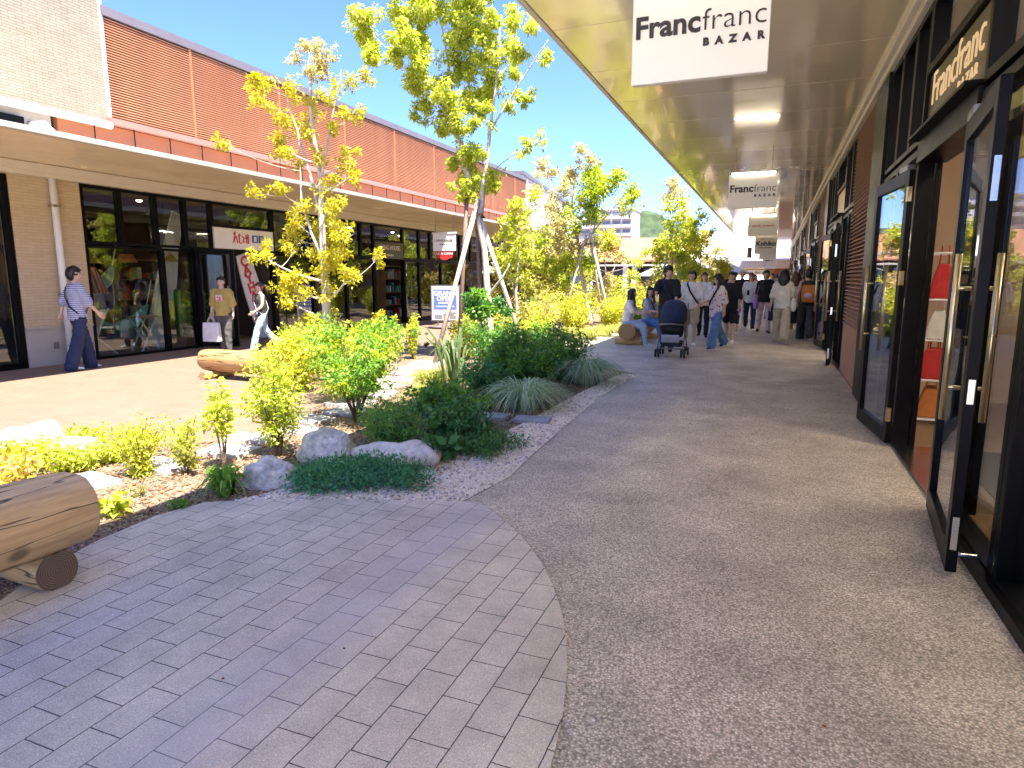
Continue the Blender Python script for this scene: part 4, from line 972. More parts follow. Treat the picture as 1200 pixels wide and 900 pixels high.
C2=[(-2.1,5.92,0.26),(-2.16,5.65,0.18),(-2.0,5.35,0.15),(-1.57,6.1,0.27),(-1.23,6.11,0.24),(-1.41,5.79,0.21),(-1.71,5.59,0.18),(-0.74,6.08,0.29),(-0.18,6.0,0.21),(-0.5,5.78,0.26),(-0.03,5.58,0.23),(0.21,5.62,0.17),(-0.34,5.42,0.26),(0.05,5.31,0.23),(0.36,5.34,0.17),(0.63,5.52,0.11),(-1.08,5.38,0.24),(-1.86,5.22,0.14),(-1.42,5.25,0.18),(-0.92,5.15,0.25),(-0.51,5.04,0.23),(-0.11,4.99,0.23),(0.2,5.02,0.18),(0.42,5.09,0.08),(-1.01,4.88,0.25),(-0.6,4.7,0.25),(-0.19,4.73,0.22),(0.09,4.77,0.17),(-1.27,4.77,0.16),(-1.1,4.47,0.21),(-0.77,4.37,0.22),(-0.36,4.4,0.22),(-0.07,4.38,0.17),(-0.82,4.13,0.13),(-0.36,4.05,0.19),(-0.12,4.03,0.15),(-0.45,3.75,0.21),(-0.2,3.58,0.18),(-0.58,3.5,0.13),(-0.37,3.28,0.21),(-0.13,3.19,0.19),(-0.32,2.99,0.16),(0.04,3.14,0.12),(0.27,3.21,0.12),(1.1,5.24,0.1),(0.99,5.13,0.12),(0.84,4.91,0.13),(0.69,4.73,0.11),(0.54,4.6,0.13),(0.36,4.4,0.11),(0.23,4.24,0.1),(0.15,4.08,0.07),(0.85,3.69,0.09),(1.04,3.73,0.06),(1.17,3.76,0.04),(0.6,3.59,0.07),(-0.1,6.31,0.35),(-0.73,6.48,0.32),(-1.22,6.42,0.23),(0.33,5.86,0.17)]
C2b=[(0.2,3.24,0.18),(-0.1,3.07,0.22),(0.04,2.8,0.22),(-0.24,2.75,0.19),(-0.4,2.45,0.19),(0.0,2.34,0.22),(-0.3,1.98,0.23),(0.2,1.98,0.19),(0.58,3.04,0.13,1),(-0.51,1.61,0.17),(0.0,1.52,0.19),(0.39,2.52,0.15)]
C3=[(-0.16,5.27,0.21,1),(-0.05,5.02,0.23,1),(-0.23,4.68,0.34),(0.11,4.78,0.23),(-1.56,5.01,0.24,1),(-1.9,4.85,0.19,1),(-1.34,4.82,0.21,1),(-0.94,4.69,0.24,1),(-0.59,4.62,0.21,1),(-0.77,4.22,0.29,1),(0.01,4.59,0.29),(0.26,4.27,0.34),(0.73,4.42,0.26),(1.13,4.13,0.33),(1.37,3.85,0.2),(0.94,4.39,0.21),(0.61,4.0,0.36),(0.16,3.9,0.34),(0.93,3.77,0.26),(0.03,3.6,0.32),(0.33,3.36,0.21),(-0.07,3.35,0.24),(-0.47,3.98,0.24,1),(-1.01,3.59,0.32,1),(-0.57,3.42,0.27),(-1.5,4.13,0.22,1),(-0.76,3.06,0.35,1),(-0.92,2.59,0.35,1),(-1.15,3.2,0.24,1),(-0.31,2.97,0.24),(-1.43,2.6,0.27),(0.24,2.57,0.24,1),(-0.41,2.45,0.27,1),(-0.71,2.06,0.32),(-0.02,1.92,0.32),(-0.99,1.53,0.33),(0.4,1.4,0.27,1),(-1.42,1.93,0.25),(0.79,2.17,0.21,1)]
C4=[(-0.02,4.51,0.25,1),(0.26,4.23,0.22,1),(-0.14,4.06,0.19,1),(0.14,3.7,0.3),(0.41,3.83,0.25),(0.56,3.42,0.3),(0.08,3.25,0.25),(0.44,2.97,0.36),(0.19,2.57,0.33),(-0.2,2.63,0.2),(0.78,2.75,0.25),(0.83,3.23,0.22),(-0.35,2.22,0.25),(0.48,2.16,0.39),(1.01,2.26,0.25),(0.36,1.75,0.39),(0.77,1.72,0.33),(-0.19,1.61,0.23),(1.0,3.54,0.16)]
C1x = [(x_, z_, .11) for x_, z_ in ((-.3,3.3),(.1,3.25),(-.55,3.2),(.3,2.9),(-.2,2.55),(.05,2.8),(-.75,2.75),(.4,2.2),(-.5,1.9),(-.2,1.25),(.3,1.3),(.45,3.9),(-.45,4.3),(-.2,4.1),(.25,4.25),(-.9,3.95),(.15,1.6))]
tree('slim_tree', (-6.35, 8.2, 0), [([(-.02,0,0), (.02,0,.9), (.0,0,2.0), (.02,0,3.0), (-.08,0,3.7), (-.12,.02,4.6)], .085, .012), ([(0,0,2.4), (-.3,.1,3.2), (-.62,.1,4.2)], .03, .008), ([(.01,0,2.9), (.25,-.05,3.6), (.5,-.05,4.4)], .028, .007), ([(0,0,1.7), (-.4,.05,2.6), (-.42,.1,3.6)], .025, .007)],
     C1 + C1x, ['leaf_yellow', 'leaf_bronze'], .056, 1150, 'slim tree with golden yellow leaf clusters before the louvred wall', 'bark_pale', .55, 1, .42, .1)
tree('staked_tree', (-4.75, 10.6, 0), [([(.1,0,0), (.08,0,.9), (-.02,0,2.0), (-.15,0,2.85), (-.4,0,3.5), (-.55,0,4.1), (-.7,.05,5.2), (-.9,.05,6.2)], .075, .014), ([(-.1,.02,2.6), (0,.02,3.3), (.09,.02,4.0), (.2,.02,4.6), (.3,0,5.6)], .055, .012), ([(.07,.0,3.9), (.4,.05,4.4), (.8,.05,4.9), (1.12,.05,5.3)], .022, .006), ([(.0,0,3.2), (.5,-.2,3.45), (1.1,-.2,3.75)], .014, .004), ([(-.55,.05,4.1), (-1.2,-.1,4.9), (-2.05,-.1,5.7)], .025, .007), ([(.1,0,1.25), (.38,-.1,1.5), (.5,-.1,1.75)], .028, .012)],
     C2, ['leaf_lime'], .066, 1800, 'tall staked tree with a dense lime green crown rising past the roofline', 'bark_pale', .8, 2, .45, .55)
tree('understory_tree', (-5.2, 13.5, 0), [([(0,0,0), (-.1,0,1.2), (-.05,0,2.2), (.1,0,3.2)], .04, .01), ([(0,0,.6), (-.3,.1,1.6), (-.4,.1,2.4)], .02, .006)], C2b, ['leaf_lime', 'leaf_bronze'], .075, 560, 'small multi-stemmed lime tree behind the right stake of the staked tree', 'bark_pale', .5, 3)
tree('maple_tree', (-5.4, 20, 0), [([(.1,0,0), (-.2,0,1.4), (-.4,0,2.7), (-.6,0,3.8), (-.5,0,4.7)], .085, .02), ([(-.35,0,2.4), (.1,0,2.9), (.35,.05,4.0)], .05, .012), ([(-.2,0,1.6), (-.9,.1,3.0), (-1.4,.1,4.7)], .04, .01), ([(.1,0,2.9), (.7,0,3.6), (1.2,0,4.0)], .03, .008)],
     C3, ['leaf_spring', 'leaf_bronze'], .095, 420, 'spreading tree turning bronze and green above the far end of the bed', 'bark_pale', .9, 4)
tree('staked_tree', (-3.3, 22, 0), [([(.1,0,0), (.15,0,1.5), (.12,0,2.8), (.1,0,4.2)], .06, .012), ([(.13,0,1.9), (.5,.05,2.9), (.8,.05,3.4)], .03, .008)],
     C4, ['leaf_lime', 'leaf_bronze'], .095, 420, 'staked yellow green tree beside the canopy edge behind the pushing man', 'bark_pale', .7, 5)
def blob_clumps(seed, n, rx, z0, z1, r0, r1, sec=.2):
    r = random.Random(seed); o = []
    for _ in range(n):
        z = r.uniform(z0, z1); u = (z-z0)/(z1-z0); wd = rx*math.sin(math.pi*(.18+.72*u))
        o.append((r.uniform(-wd, wd), z, r.uniform(r0, r1)) + ((1,) if r.random() < sec else ()))
    return o
for i, (x, y, h, rx, m, lab) in enumerate([(-2.75, 27, 3.3, 1.1, ['leaf_yellow', 'leaf_lime'], 'bushy bright yellow tree right of the second staked tree, near the parasol'),
        (-4.6, 31, 3.6, 1.2, ['leaf_lime', 'leaf_bronze'], 'yellow green tree in front of the orange roofed building'),
        (-6.6, 27, 3.4, 1.2, ['leaf_lime', 'leaf_orange'], 'mixed orange and lime tree before the far left shop fronts'),
        (-7.2, 22, 3.0, 1.0, ['leaf_lime', 'leaf_olive'], 'lime tree hiding the far end of the left shop windows'),
        (-3.4, 38, 3.6, 1.2, ['leaf_bronze', 'leaf_yellow'], 'thin bronze tree in front of the cream roof at the end'),
        (-6.6, 16.5, 2.5, .8, ['leaf_olive', 'leaf_lime'], 'olive small tree between the staked tree and the bronze one'),
        (-9.0, 27.5, 2.6, .9, ['leaf_olive', 'leaf_orange'], 'low olive tree close to the left canopy far away')]):
    tree('garden_tree', (x, y, 0), [([(0,0,0), (.08,0,h*.35), (-.05,0,h*.7), (.02,0,h*.92)], .05, .012), ([(.05,0,h*.3), (.4,.1,h*.6), (.6,.1,h*.8)], .025, .008)],
         blob_clumps(40+i, 26, rx, h*.25, h*.97, .2, .36), m, .11, 240, lab, 'bark_pale', .9, 20+i)
# stakes of the trees
def stakes(loc, poles, label):
    t = thing('tree_stakes', loc, label, 'tree support')
    for a, b, r, mt in poles: MB().tube([a, tuple((V(*a)+V(*b))/2), b], r, 10).build('pole', mt, t, True)
    return t
s = stakes((-4.9, 10.6, 0), [((-.5,-.75,0), (.05,-.05,2.85), .04, 'stake_wood'), ((.95,.1,0), (-.02,.02,2.75), .038, 'stake_wood'), ((-.28,-.25,0), (-.12,-.1,3.15), .036, 'stake_brown'), ((-.25,.7,0), (-.05,.1,2.7), .036, 'stake_brown')], 'pale timber tripod lashed to the tall lime tree')
MB().tube([(-.1,-.1,2.55), (.12,-.1,2.6), (.1,.1,2.55), (-.1,.1,2.6), (-.1,-.1,2.55)], .02, 6).build('lashing', 'twine', s)
s = stakes((-3.2, 22, 0), [((-.5,-.4,0), (0,-.05,2.9), .04, 'stake_wood'), ((.6,-.3,0), (.05,-.05,2.8), .038, 'stake_wood'), ((.0,.6,0), (0,.05,2.8), .036, 'stake_brown')], 'timber stakes of the yellow green tree behind the pushing man')
MB().tube([(-.1,-.1,2.5), (.1,-.1,2.55), (.1,.1,2.5), (-.1,.1,2.55), (-.1,-.1,2.5)], .018, 6).build('lashing', 'twine', s)
s = stakes((-5.2, 19.6, 0), [((.75,-.4,0), (-.1,0,2.9), .04, 'stake_wood'), ((-.9,-.2,0), (-.2,0,2.8), .038, 'stake_wood'), ((.2,.8,0), (-.1,.05,2.8), .036, 'stake_wood')], 'white timber stakes leaning on the bronze and green tree')
MB().tube([(-.22,-.1,2.5), (0,-.1,2.55), (0,.1,2.5), (-.22,.1,2.55), (-.22,-.1,2.5)], .018, 6).build('lashing', 'twine', s)

# ------------------------------------------------------------------ shrubs and ground cover
def shrub(name, x, y, h, wx, n, L, mats, label, seed, group=None, stems=5, z0=.15, W=.5, droop=.0, wy=None, flat=.8, bark='bark_dark', cr=.3, out=.8):
    """stems fanning from the base, leaf sprays at their sides and tips"""
    global nrs
    nrs = np.random.RandomState(300+seed); r = random.Random(300+seed); wy = wy or wx
    t = thing(name, (x, y, 0), label, 'plant', group)
    mb = MB(); CC, RR = [], []
    ns = max(3, stems)
    for i in range(ns):
        a = 2*math.pi*i/ns + r.uniform(-.4, .4); q = r.uniform(.35, 1.0); hh = h*r.uniform(.62, 1.0)
        tip = V(wx*q*math.cos(a)*.9, wy*q*math.sin(a)*.9, hh*(1-.25*q)); mid = tip*V(.35,.35,.55)
        pts = bez(V(r.uniform(-.02,.02), r.uniform(-.02,.02), 0), mid, tip, 9)
        mb.tube(pts, [max(.0025, .012*h**.5*(1-.8*k/8)) for k in range(9)], 5)
        for k in range(9):
            if pts[k][2] > z0*h:
                for _ in range(2): CC.append(pts[k] + nrs.normal(size=3)*V(wx,wy,h*.5)*.13); RR.append(cr*h*r.uniform(.25, .5))
    mb.build('stem', bark, t, True)
    CC = np.array(CC); CC[:,2] = np.maximum(CC[:,2], .03); RR = np.array(RR); k = len(CC)
    w_ = nrs.uniform(.3, 1.7, k); n *= 2.4; L *= .95; N = np.maximum(1, (n*w_/w_.sum()).astype(int))
    pick = nrs.rand(k) < .5
    ms = mats if isinstance(mats, (list, tuple)) else [mats]
    for i, mt in enumerate(ms):
        s_ = np.ones(k, bool) if len(ms) == 1 else (pick if i == 0 else ~pick)
        if s_.any():
            Q = leafquads(CC[s_], RR[s_], N[s_], L, W, out, droop, flat=flat); Q[:,:,2] = np.maximum(Q[:,:,2], .01)
            quads('foliage', Q, mt, t)
    return t
S = 0
def sh(*a, **k):
    global S; S += 1
    return shrub(*a, seed=S, **k)
# shade side, front
def juniper(x, y, rx, ry, h, label, seed, n=2600, mat='leaf_juniper'):
    global nrs
    nrs = np.random.RandomState(500+seed); r = random.Random(seed)
    t = thing('juniper', (x, y, 0), label, 'plant'); mb = MB(); C, N, Rr = [], [], []
    for i in range(46):
        a = r.uniform(0, 6.28); q = r.uniform(.25, 1)**.7; tip = V(rx*q*math.cos(a), ry*q*math.sin(a), h*(1.1-q*.75)*r.uniform(.6, 1.1))
        pts = bez(V(rx*.12*r.uniform(-1,1), ry*.12*r.uniform(-1,1), .01), tip*V(.5,.5,.9) + V(0,0,h*.2), tip, 6); mb.tube(pts, [.006*(1-.7*k/5) for k in range(6)], 4)
        for k in (2, 3, 4, 5):
            for _ in range(2): C.append(pts[k] + nrs.normal(size=3)*V(.04,.04,.015)); Rr.append(r.uniform(.03, .07))
    mb.build('stem', 'bark_dark', t)
    C = np.array(C); k = len(C); N = np.full(k, max(2, n//k))
    Q = leafquads(C, np.array(Rr), N*2, .04, .3, 1.2, -.25, .8); Q[:,:,2] = np.maximum(Q[:,:,2], .012)
    quads('foliage', Q, mat, t); return t
juniper(-2.72, 3.95, .5, .26, .17, 'low creeping juniper sprawling between the brick paving and the pale boulder', 1, 4200)
juniper(-3.0, 3.72, .34, .22, .14, 'low creeping juniper left of the pale boulder along the paving edge', 2, 2600)
juniper(-2.35, 5.0, .4, .36, .2, 'creeping juniper at the gravel edge right of the dark shrubs', 3, 2600, 'leaf_deep')
sh('dwarf_conifer', -3.05, 4.75, .42, .42, 2300, .045, ['leaf_green', 'leaf_deep'], 'feathery dwarf conifer just behind the pale flat-topped boulder', stems=22, W=.25, z0=.0, out=1.1, cr=.34)
sh('dark_shrub', -2.62, 5.15, .42, .36, 1300, .06, 'leaf_deep', 'dark broad leaved shrub right of the dwarf conifer', stems=18, z0=.0, W=.5)
sh('dark_shrub', -3.0, 5.7, .5, .45, 1500, .06, ['leaf_deep', 'leaf_green'], 'dense dark green shrub at the foot of the stepping stones, behind the dwarf conifer', stems=18, z0=.0)
sh('conifer_shrub', -3.35, 5.35, .4, .38, 1700, .05, ['leaf_green', 'leaf_deep'], 'soft green feathery shrub below the airy bush', stems=16, z0=0, W=.25, out=1.1)
sh('leafy_perennial', -2.48, 4.62, .22, .16, 90, .11, 'leaf_deep', 'small broad leaved perennial at the right end of the pale boulder', stems=6, z0=.2, W=.6)
# airy tall bush in the middle
sh('airy_bush', -4.0, 5.6, 1.28, .6, 2600, .05, ['leaf_green', 'leaf_spring'], 'tall airy bush with fresh green ferny leaves in the middle of the bed', stems=14, z0=.3, bark='bark_dark', flat=.5, cr=.22)
sh('airy_bush', -4.75, 6.5, 1.2, .6, 2600, .05, ['leaf_spring', 'leaf_lime'], 'sunlit yellow green bush behind the tall airy bush', stems=14, z0=.2, flat=.5, cr=.22)
sh('airy_bush', -3.85, 4.25, 1.08, .3, 1100, .045, ['leaf_lime', 'leaf_spring'], 'narrow sunlit bush with yellow green leaves standing left of the mottled boulder', stems=9, z0=.2, flat=.6, cr=.24)
sh('sapling', -3.98, 3.78, .76, .12, 190, .06, 'leaf_lime', 'thin waist-high sapling with a tuft of leaves on top', stems=4, z0=.45, cr=.2)
sh('sapling', -4.32, 3.72, .55, .14, 330, .035, 'leaf_lime', 'wiry sapling right of the rounded yellow shrub at the bed edge', stems=5, z0=.2, cr=.2)
sh('yellow_shrub', -4.42, 3.4, .48, .22, 900, .032, ['leaf_lime', 'leaf_yellow'], 'rounded small leaved yellow shrub beside the stepping stones', stems=16, z0=.05, cr=.3)
sh('sapling', -4.12, 3.55, .3, .1, 60, .06, 'leaf_olive', 'small twiggy sapling between the stones and the strappy plant', stems=4, z0=.3)
# left ground cover
for i, (x, y, m, lab) in enumerate([(-5.25, 2.95, ['leaf_yellow', 'leaf_orange'], 'orange tinged yellow ground cover right behind the near log bench'), (-5.5, 3.25, ['leaf_lime', 'leaf_yellow'], 'lime ground cover below the larger white boulder'),
        (-5.05, 3.3, ['leaf_lime', 'leaf_spring'], 'green ground cover in front of the angular white boulder'), (-5.9, 3.0, ['leaf_olive', 'leaf_orange'], 'reddish ground cover at the left picture edge'), (-4.95, 3.65, ['leaf_spring', 'leaf_lime'], 'low green tuft between the white boulders and the rounded yellow shrub'),
        (-5.6, 2.6, ['leaf_yellow', 'leaf_lime'], 'yellow ground cover half hidden by the near log bench'), (-5.55, 3.75, ['leaf_spring', 'leaf_lime'], 'green ground cover behind the larger white boulder'), (-4.9, 2.6, ['leaf_yellow', 'leaf_orange'], 'yellow ground cover between the near bench and the first stepping stone')]):
    sh('ground_cover', x, y, .24, .3, 420, .055, m, lab, stems=16, z0=.0, cr=.4)
sh('strappy_plant', -3.47, 3.3, .17, .14, 10, .05, 'leaf_green', 'bright green strappy plant at the left tip of the brick paving', stems=5)
def blades(name, x, y, h, r0, n, w_, mat, label, seed, group=None, arch=1.0, cat='plant', up=.5, parent=None, colat=None, lean=(0,0)):
    global nrs
    rr = np.random.RandomState(700+seed); t = parent or thing(name, (x, y, 0), label, cat, group); Q = []
    for i in range(n):
        a = rr.uniform(0, 6.28); q = rr.uniform(.15, 1); b0 = V(math.cos(a), math.sin(a), 0)*r0*.28*rr.uniform(0,1)
        d = V(math.cos(a)+lean[0], math.sin(a)+lean[1], 0); hh = h*rr.uniform(.65, 1.1)
        m = b0 + d*r0*.3*q*arch + V(0,0,hh*(1.0+.25*up)); e = b0 + d*r0*(.35+.75*q)*arch + V(0,0,hh*(up - .55*q*arch))
        e[2] = max(e[2], .015)
        P = bez(b0, m, e, 6); s = V(-d[1], d[0], rr.uniform(-.3,.3)); ww = [w_, w_*.95, w_*.8, w_*.6, w_*.35, w_*.06]
        for k in range(5): Q.append([P[k]-s*ww[k]/2, P[k]+s*ww[k]/2, P[k+1]+s*ww[k+1]/2, P[k+1]-s*ww[k+1]/2])
    n_ = len(Q)
    me_v = np.array(Q).reshape(-1,3); me = bpy.data.meshes.new('blades')
    fs = []
    for i in range(n): 
        for k in range(5): b = (i*5+k)*4; fs.append((b, b+1, b+2, b+3))
    me.from_pydata(me_v.tolist(), [], fs)
    import bmesh
    bm = bmesh.new(); bm.from_mesh(me); bmesh.ops.remove_doubles(bm, verts=bm.verts, dist=1e-6); bm.to_mesh(me); bm.free()
    me.materials.append(M[mat]); me.update(); link('blade_tuft', me, t); return t
blades('x', 0, 0, .3, .2, 40, .03, 'leaf_green', '', 1, parent=[o for o in col.objects if o.name.startswith('strappy_plant')][0], up=.6)
blades('striped_grass', -2.62, 6.95, .47, .62, 620, .012, 'grass_pale', 'pale striped grass tuft behind the slate slabs', 2, up=.55)
blades('striped_grass', -2.45, 9.0, .52, .64, 640, .013, 'grass_pale', 'pale striped grass tuft at the far corner of the gravel strip', 3, up=.55)
blades('striped_grass', -3.0, 6.75, .32, .34, 260, .01, 'leaf_sword', 'dark thin grass tuft left of the striped one behind the slate slabs', 4, up=.6)
blades('olive_grass', -3.55, 6.5, .42, .5, 420, .01, 'grass_sun', 'olive green grass tuft in the middle of the bed', 5, up=.6)
blades('olive_grass', -4.2, 7.6, .42, .5, 380, .01, 'grass_sun', 'yellow sunlit grass tuft beside the path, before the timber tripod', 6, up=.6)
blades('sword_plant', -3.75, 7.4, 1.05, .55, 22, .05, 'leaf_sword', 'tall sword leaved plant with stiff upright blades and arching leaves', 7, arch=1.0, up=.95, lean=(-.35, 0))
for i, (x, y, h, r0, lab) in enumerate([(-4.15, 15.6, .4, .5, 'sunlit grass tuft at the near left end of the far bed'), (-4.0, 16.6, .42, .5, 'sunlit grass tuft behind the nearest of the far bed'), (-3.75, 17.7, .4, .45, 'sunlit grass tuft left of the brown log bench'), (-4.6, 15.3, .42, .45, 'sunlit grass tuft deepest in the far bed, near the asphalt bend'), (-3.5, 18.8, .4, .4, 'grass tuft behind the seated women')]):
    blades('sunny_grass', x, y, h, r0, 300, .014, 'grass_sun', lab, 10+i, up=.6)
# dark shrubs behind the striped grass
sh('dark_shrub', -3.05, 8.1, .85, .6, 2700, .06, ['leaf_deep', 'leaf_green'], 'big dark green shrub right behind the striped grass', stems=26, z0=.0, cr=.24)
sh('dark_shrub', -3.6, 8.5, 1.0, .6, 2700, .06, ['leaf_deep', 'leaf_green'], 'tallest dark green shrub, beside the sword leaved plant', stems=26, z0=.0, cr=.24)
sh('dark_shrub', -2.85, 9.2, .75, .5, 1900, .06, ['leaf_green', 'leaf_deep'], 'dark green shrub between the two striped grass tufts', stems=22, z0=.0, cr=.26)
sh('dark_shrub', -3.3, 7.3, .55, .45, 1500, .05, ['leaf_deep', 'leaf_juniper'], 'low bluish green shrub in front of the tallest dark one', stems=20, z0=.0, cr=.3)
sh('dark_shrub', -3.5, 10.4, .85, .5, 1700, .06, ['leaf_green', 'leaf_deep'], 'dark shrub at the back of the near bed where the asphalt bends', stems=22, z0=.0, cr=.26)
t = sh('standard_shrub', -3.88, 8.7, 1.5, .3, 900, .07, ['leaf_deep', 'leaf_green'], 'dark round-headed shrub on a single slim stem', stems=9, z0=.68, cr=.16, bark='bark')
# sunlit filler behind
fill = [(-5.9, 6.9, .85, .5, ['leaf_lime', 'leaf_yellow']), (-5.35, 7.5, .9, .5, ['leaf_lime', 'leaf_spring']), (-6.3, 7.5, .95, .5, ['leaf_yellow', 'leaf_lime']), (-5.9, 8.6, .8, .45, ['leaf_spring', 'leaf_lime']), (-6.9, 8.8, 1.0, .5, ['leaf_yellow', 'leaf_lime'])]
labs = ['bright lime shrub behind the tall airy bush, nearest the pale log bench', 'lime shrub beside the stepping stone path', 'golden shrub at the foot of the slim tree', 'spring green shrub right of the slim tree trunk', 'golden shrub behind the slim tree, closest to the plaza']
for (x, y, h, w_, m), lab in zip(fill, labs): sh('sunlit_shrub', x, y, h, w_, 1400, .06, m, lab, stems=18, z0=.05, cr=.26)
sh('spire_plant', -6.5, 9.8, 1.1, .14, 500, .06, ['leaf_yellow', 'leaf_lime'], 'narrow yellow spire shaped plant before the olive sign doorway', stems=5, z0=.15, cr=.14)
sh('spire_plant', -6.2, 10.5, .95, .13, 450, .06, ['leaf_yellow', 'leaf_lime'], 'second narrow yellow spire, nearer the poster stand', stems=5, z0=.15, cr=.14)
sh('fern_shrub', -6.6, 10.2, .9, .4, 700, .07, ['leaf_spring', 'leaf_green'], 'ferny light green shrub left of the yellow spires', stems=9, z0=.3, cr=.2)
GB = 'mixed shrubs of the far sunlit bed'
bgl = [(-4.7, 11.6, .9, 'leaf_olive', 'leaf_lime'), (-5.3, 12.4, 1.0, 'leaf_lime', 'leaf_yellow'), (-5.9, 13.4, .9, 'leaf_olive', 'leaf_deep'), (-4.7, 13.2, .8, 'leaf_lime', 'leaf_spring'), (-5.2, 14.6, 1.3, 'leaf_lime', 'leaf_orange'), (-4.8, 16.4, 1.1, 'leaf_yellow', 'leaf_lime'),
       (-5.8, 15.8, 1.2, 'leaf_deep', 'leaf_olive'), (-4.3, 18.3, 1.0, 'leaf_lime', 'leaf_yellow'), (-5.2, 17.8, 1.3, 'leaf_lime', 'leaf_spring'), (-6.2, 18.2, 1.4, 'leaf_orange', 'leaf_lime'), (-4.1, 20.3, 1.2, 'leaf_yellow', 'leaf_lime'), (-4.9, 21.4, 1.3, 'leaf_lime', 'leaf_far'),
       (-6.0, 21.2, 1.4, 'leaf_far', 'leaf_orange'), (-4.0, 23.4, 1.3, 'leaf_yellow', 'leaf_far'), (-5.2, 24.4, 1.4, 'leaf_lime', 'leaf_far'), (-3.9, 26.0, 1.2, 'leaf_yellow', 'leaf_orange'), (-5.4, 28.6, 1.4, 'leaf_far', 'leaf_lime'), (-3.9, 30, 1.4, 'leaf_yellow', 'leaf_far'), (-5.9, 32, 1.6, 'leaf_far', 'leaf_orange'), (-4.2, 34, 1.5, 'leaf_far', 'leaf_yellow'), (-6.9, 24.5, 1.3, 'leaf_olive', 'leaf_lime'), (-6.7, 14.2, .9, 'leaf_lime', 'leaf_bronze'), (-5.5, 11.3, .7, 'leaf_yellow', 'leaf_lime')]
for i, (x, y, h, a, b_) in enumerate(bgl):
    sh('bed_shrub', x, y, h, h*.55, 1100 if y < 19 else 800, .075 if y < 19 else .1, [a, b_], 'loose mixed shrub of the sunlit bed between the tall staked tree and the far buildings', group=GB, stems=15, z0=.05, cr=.26)
sh('dark_bush', -3.45, 18.0, .9, .35, 700, .08, 'leaf_green', 'green bush between the seated women and the pushing man', stems=12, z0=.05)
for i, x in enumerate(np.linspace(-8.0, -6.2, 11)):
    sh('edging_plant', x, 12.3 + .12*math.sin(i*2.1), .16, .08, 26, .06, 'leaf_deep', 'small dark seedling in the planted row across the plaza before the poster stand', group='row of dark seedlings', stems=3, z0=.3)
sh('small_plant', -3.82, 2.72, .16, .12, 46, .075, 'leaf_lime', 'small lime broad leaved plant by the end of the near log bench', stems=5, z0=.2, W=.7)
sh('small_plant', -3.55, 2.98, .07, .1, 110, .03, 'leaf_green', 'low green creeping plant at the left edge of the brick paving', stems=7, z0=.0)
sh('small_plant', -3.66, 3.45, .13, .1, 34, .09, 'leaf_green', 'small broad green plant in front of the grey boulder', stems=4, z0=.2, W=.7)
sh('small_plant', -4.0, 3.05, .1, .06, 22, .035, 'leaf_olive', 'tiny seedling alone on the sunlit bark mulch', stems=3, z0=.3)
# ------------------------------------------------------------------ people
def ring(c, u, v, ru, rv, n=16, sq=.0):
    out = []
    for k in range(n):
        a = 2*math.pi*k/n; ca, sa = math.cos(a), math.sin(a)
        out.append(c + u*ru*math.copysign(abs(ca)**(1-sq), ca) + v*rv*math.copysign(abs(sa)**(1-sq), sa))
    return out
UX, UY, UZ = V(1,0,0), V(0,1,0), V(0,0,1)
def limb(mb, pts, rad, n=10, sub=5):
    """tapered tube through joints, rounded ends"""
    P = [V(*p) for p in pts]; Q, r = [], []
    for i in range(len(P)-1):
        for u in np.linspace(0, 1, sub+1)[:-1]: Q.append(P[i]*(1-u)+P[i+1]*u); r.append(rad[i]*(1-u)+rad[i+1]*u)
    Q.append(P[-1]); r.append(rad[-1])
    # soften the bends
    for _ in range(2):
        Q = [Q[0]] + [Q[i]*.5 + (Q[i-1]+Q[i+1])*.25 for i in range(1, len(Q)-1)] + [Q[-1]]
    mb.tube(Q, r, n)
    mb.ell(Q[0], r[0]*.99, n, 6); mb.ell(Q[-1], r[-1]*.99, n, 6)
FOLD = {}
for n_, sz_ in (('shirt', .1), ('trousers', .085), ('skirt', .1), ('shorts', .1), ('hair', .04)):
    tx = bpy.data.textures.new('folds', 'CLOUDS'); tx.noise_scale = sz_; tx.noise_depth = 2; FOLD[n_] = tx
